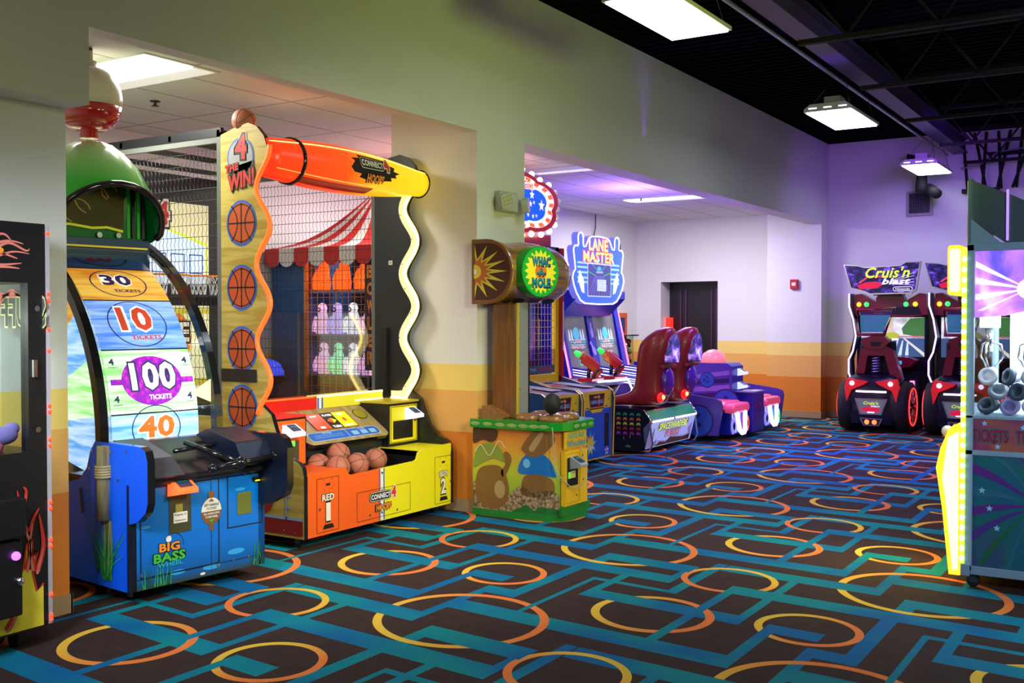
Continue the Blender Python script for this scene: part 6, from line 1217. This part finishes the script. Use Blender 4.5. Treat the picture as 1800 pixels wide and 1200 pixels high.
for i in range(9):
    a = R(150+i*11); c.poly(f, [(4.02, 1.72)]+[(max(X0+.045, min(4.7, 4.02+.5*math.cos(a+d))), max(1.60, min(1.935, 1.72+.5*math.sin(a+d)))) for d in (0, .07)], mat('ray_white', (.9, .8, 1), .3, emit=1.1, ecol=(1, .85, 1)), 1)
c.poly(f, circ(4.03, 1.72, .07, .06), M['ray_white'], 2); c.build('header_panel', CM)
g = M['clear_glass']; MB().box(X0+.04, X1-.04, Ya+.024, Ya+.028, 1.0, 1.94, g).build('side_glass', CM); MB().box(X0+.02, X0+.024, Ya+.04, Yb-.04, 1.0, 1.94, g).build('front_glass', CM)
LI = glow('interior_light', (.85, .9, 1), 14); MB().box(X0+.05, X1-.05, Ya+.1, Yb-.1, 1.60, 1.63, LI).build('interior_lamp', CM)
c = MB()
for x, y in ((3.79, 6.75), (4.0, 6.7)):
    c = MB(); c.box(x-.05, x+.05, y-.05, y+.05, 1.5, 1.6, WHT); c.tube([(x, y, 1.5), (x, y, 1.36)], .018, CHR, 8)
    for a in (20, 140, 260): u, v = math.cos(R(a)), math.sin(R(a)); c.tube([(x, y, 1.42), (x+.06*u, y+.06*v, 1.40), (x+.075*u, y+.075*v, 1.33), (x+.03*u, y+.03*v, 1.27)], .007, CHR, 6)
    c.build('claw', CM)
MB().box(3.88, 3.95, 6.9, 6.97, 1.0, 1.6, WHT).build('inner_post', CM); MB().tube([(4.02, 7.0, 1.05), (4.03, 7.0, 1.25), (4.05, 7.0, 1.5)], .01, glow('pink_led_line', (1, .12, .2), 4), 6).build('led_line', CM)
c = MB(); c.box(X0-.025, X0-.002, Ya-.008, Ya+.016, .12, 1.93, mat('led_channel', (.4, .8, .05), .4, emit=1.4, ecol=(.45, 1, .03))); k = c.build('led_strip', CM)
WLD = glow('white_led_dot', (1, 1, .8), 10)
for i in range(30): MB().ball((X0-.013, Ya-.01, -.0+.17+.0595*i), .0125, WLD, 8, 6, sz=1.2).build('led_dot', k)
YF = mat('yellow_lit_front', (.9, .6, .02), .4, emit=1.5, ecol=(1, .58, .02)); YF2 = mat('yellow_lit_bright', (1, .9, .5), .4, emit=1.3, ecol=(1, .84, .5))
c = MB(); c.prism([(X0-.03, .06), (X0-.09, .06), (X0-.13, .45), (X0-.165, .68), (X0-.14, .80), (X0-.09, .92), (X0-.03, .95)], FY(Ya+.03), -.9, 0, YF); f = FY(Ya+.03); c.poly(f, [(X0-.04, .09), (X0-.07, .09), (X0-.11, .5), (X0-.13, .62), (X0-.10, .86), (X0-.04, .9)], YF2, 1); c.build('lit_lower_front', CM)
c = MB(); c.prism(rrct(X0-.11, X0-.03, 1.69, 1.98, .02), FY(Ya+.03), -.9, 0, YF); c.poly(FY(Ya+.03), rrct(X0-.10, X0-.04, 1.71, 1.96, .015), YF2, 1); c.build('lit_upper_front', CM)
MB().ball((X0-.15, Ya+.3, .87), .035, mat('knob_white', (.8, .8, .85), .2)).tube([(X0-.13, Ya+.3, .80), (X0-.15, Ya+.3, .87)], .01, CHR, 8).build('joystick', CM)
c = MB(); c.prism([(X0, 1.98), (X0, 2.14), (X0+.18, 1.98)], FY(Ya+.03), -.02, 0, SG_); c.box(X0, X0+.015, Ya+.02, Yb-.1, 1.98, 2.36, mat('topper_clear', (.12, .18, .22), .2)); c.build('topper_panel', CM)
c = MB(); c.prism([(X0+.0, 2.36), (X0+.20, 2.27), (X0+.33, 2.20), (X0+.33, 2.0), (X0+.2, 1.98), (X0+.0, 2.13)], FY(Ya+.10), -.01, 0, mat('topper_grey', (.07, .10, .11), .3)); c.tube([(X0+.20, Ya+.08, 2.0), (X0+.20, Ya+.08, 2.29)], .008, glow('topper_violet_edge', (.5, .3, .9), 1.0), 6); c.tube([(X0, Ya+.06, 1.98), (X0, Ya+.06, 2.35)], .012, mat('topper_edge', (.4, .45, .4), .3, emit=.15, ecol=(.8, .7, .3)), 6); c.build('topper', CM)
for x, y in ((X0+.04, Ya+.06), (X1-.08, Ya+.06), (X0+.04, Yb-.08), (X1-.08, Yb-.08)): caster('caster', (x, y, 0), None, CM, .037)
# rolled tickets inside
random.seed(3); TR = [mat('roll_white', (.65, .65, .7), .5), mat('roll_grey', (.25, .3, .38), .5), mat('roll_violet', (.3, .25, .5), .5), mat('roll_dark', (.04, .07, .12), .5)]
n_ = 0
for lay in range(3):
    for ix in range(7):
        for iy in range(2):
            x = 3.80+ix*.114+random.uniform(-.004, .004)+(.05 if lay % 2 else 0); y = 6.60+iy*.118; z = 1.05+lay*.085
            if x > 4.62: continue
            m_ = TR[random.choice([0, 0, 1, 2, 3])]; tl = random.choice([30, 55, 75, 90])
            c = MB(); c.lathe([(.030, -.016), (.050, -.016), (.053, 0), (.050, .016), (.030, .016), (.030, -.016)], (0, 0, 0), m_, 'Z', 18); o = c.build('ticket_roll', loc=(0, 0, 0)); o.location = (x, y, z); o.rotation_euler = (R(tl), 0, random.uniform(-1, 1))
            tag(o, 'small ticket roll in the heap inside the crane prize machine', 'ticket roll', 'ticket rolls heaped in the crane machine'); n_ += 1

# ------------------------------------------------------------------ overhead
def make_bay():
    t = thing('high_bay_lamp', 'nearest white rectangular high bay lamp, cut by the top edge', 'ceiling lamp', (0, 0, 0), 'high bay lamps over the hall', local=True)
    HB = mat('lamp_housing', (.55, .56, .52), .45); c = MB(); c.prism([(-.24, 0), (.24, 0), (.24, .03), (.18, .075), (-.18, .075), (-.24, .03)], Fr((0, -.56, 0), (1, 0, 0), (0, 0, 1)), -1.12, 0, HB); c.build('housing', t)
    for x in (-.15, 0, .15): MB().box(x-.04, x+.04, -.562, -.555, .028, .038, glow('lamp_slot', (.9, .95, 1), 4)).build('lamp_slot', t)
    MB().box(-.22, .22, -.54, .54, -.012, -.001, glow('lamp_lens', (.82, .92, 1), 9)).build('lens', t)
    MB().box(-.08, .08, -.40, -.2, .075, .17, HB).build('driver_box', t)
    for x, y in ((-.2, -.5), (.2, -.5), (-.2, .5), (.2, .5)): MB().tube([(x, y, .05), (x*.3+.08, y*.8, .34)], .003, STL, 5).build('hanging_wire', t)
    return t
b1 = make_bay(); b1.location = (1.72, 6.78, 3.65); b2 = dup(b1); b2.location = (1.72, 11.2, 3.65); b2['label'] = 'middle high bay lamp hanging under the violet-lit beam'; b3 = dup(b1); b3.location = (1.72, 15.55, 3.65); b3['label'] = 'farthest high bay lamp, nearest the far wall'
BM = mat('beam_paint', (.07, .05, .14), .5); c = MB()
c.box(1.86, 2.06, -2.5, 16.75, 4.20, 4.22, BM); c.box(1.94, 1.98, -2.5, 16.75, 4.02, 4.22, BM); c.box(1.86, 2.06, -2.5, 16.75, 4.0, 4.02, BM)
tag(c.build('roof_beam', loc=(1.96, 7, 4.0), kind=None) if False else c.build('roof_beam', loc=(1.96, 7, 4.0)), 'long steel roof beam lit violet running over the lamps', 'beam')
tag(MB().tube([(1.80, -2.5, 3.97), (1.80, 16.6, 3.97)], .018, mat('conduit_grey', (.4, .4, .45), .35, .7), 8).build('conduit', loc=(1.8, 7, 3.97)), 'thin grey metal conduit running along the roof beam', 'pipe')
JS = mat('joist_black', (.004, .003, .006), .8)
def joist(y, lb):
    c = MB(); c.box(2.06, 8.5, y-.03, y+.03, 4.28, 4.33, JS); c.box(2.06, 8.5, y-.03, y+.03, 3.80, 3.84, JS); x = 2.1; k = 0
    while x < 8.2: c.tube([(x, y, 3.83 if k % 2 else 4.29), (x+.35, y, 4.29 if k % 2 else 3.83)], .013, JS, 5); x += .35; k += 1
    tag(c.build('roof_joist', loc=(2.06, y, 4.3)), lb, 'joist', 'black open-web roof joists')
for i, y in enumerate((4.6, 6.6, 8.6, 10.6, 12.6, 14.6, 16.4)): joist(y, ['black open-web joist nearest the viewer', 'second black roof joist from the viewer', 'third black roof joist from the viewer', 'black roof joist beside the middle high bay lamp', 'third black roof joist before the far wall', 'second black roof joist before the far wall', 'black open-web joist right at the far wall'][i])
c = MB(); c.box(2.35, 8.5, 16.66, 16.72, 3.93, 3.98, JS)
for i in range(9): c.tube([(2.0+.16*i, 16.68, 4.28), (2.12+.10*i+(.1 if i % 2 else -.05), 16.68, 3.45)], .022, JS, 6)
c.box(2.0, 2.5, 16.6, 16.72, 3.40, 3.46, JS); tag(c.build('roof_truss', loc=(2.5, 16.68, 3.9)), 'black converging truss ends against the violet far wall', 'truss')
c = MB(); c.tube([(1.30, 16.3, 3.93), (1.36, 16.3, 3.93), (1.5, 16.3, 3.93), (1.5, 16.3, 3.5), (1.5, 16.3, 3.42)], [.07, .05, .05, .09, .09], JS, 12); tag(c.build('pipe_fitting', loc=(1.4, 16.3, 3.9)), 'black pipe fitting with round end beside the farthest lamp', 'fitting')  # pipe fitting beside the wall elbow, not a mount for a camera
tag(MB().tube([(1.52, 16.76, 3.52), (1.55, 16.6, 3.50), (1.62, 16.35, 3.46), (1.75, 16.1, 3.36)], .075, JS, 14).build('wall_pipe', loc=(1.6, 16.7, 3.5)), 'black round pipe elbow coming out of the far wall under the farthest lamp', 'pipe')
tag(MB().tube([(2.0, 16.5, 3.75), (2.25, 16.5, 3.78), (2.5, 16.5, 3.95), (3.0, 16.5, 4.0), (6.0, 16.5, 4.02)], .012, mat('cable_grey', (.25, .22, .3), .5), 6).build('ceiling_cable', loc=(2, 16.5, 3.8)), 'thin grey cable sweeping from the truss along the far wall', 'cable')
# recessed ceiling lights and sprinklers of the side rooms
for i, (x, y, lb) in enumerate(((-1.53, 4.78, 'bright recessed ceiling light above the fishing wheel game'), (-1.6, 8.9, 'recessed ceiling light beyond the basketball cage header'), (-1.45, 13.75, 'recessed ceiling light near the dark doorway'), (-1.1, 10.4, 'unlit recessed ceiling panel beside the star marquee'))):
    t = thing('ceiling_light', lb, 'ceiling light', (x, y, 3.26)); MB().box(x-.62, x+.62, y-.32, y+.32, 3.262, 3.27, mat('troffer_frame', (.7, .7, .68), .4)).build('frame', t)
    MB().box(x-.59, x+.59, y-.12 if i != 0 else y-.29, y+.12 if i != 0 else y+.10, 3.256, 3.262, glow('troffer_lens', (1, .97, .9), 8) if i != 3 else mat('unlit_lens', (.6, .6, .75), .3)).build('lens', t)
    MB().box(x-.59, x+.59, y+.13, y+.29, 3.258, 3.2615, mat('troffer_reflector', (.8, .8, .78), .3, emit=.5, ecol=(1, .97, .9))).build('reflector', t)
for x, y, lb in ((-2.1, 5.5, 'small sprinkler head in the tiles near the bright ceiling light'), (-1.75, 13.6, 'small sprinkler head beside the ceiling light near the doorway')):
    c = MB(); c.lathe([(.001, 3.27), (.04, 3.268), (.04, 3.262), (.012, 3.26), (.012, 3.235), (.03, 3.232), (.03, 3.228), (.001, 3.226)], (x, y, 0), STL, 'Z', 14); tag(c.build('sprinkler_head', loc=(x, y, 3.25)), lb, 'sprinkler')
tag(MB().box(-.17, -.11, 2.62, 2.70, 2.60, 2.65, STL).build('ceiling_sensor', loc=(-.14, 2.66, 2.62)), 'tiny dark sensor under the low header at the left edge', 'sensor')
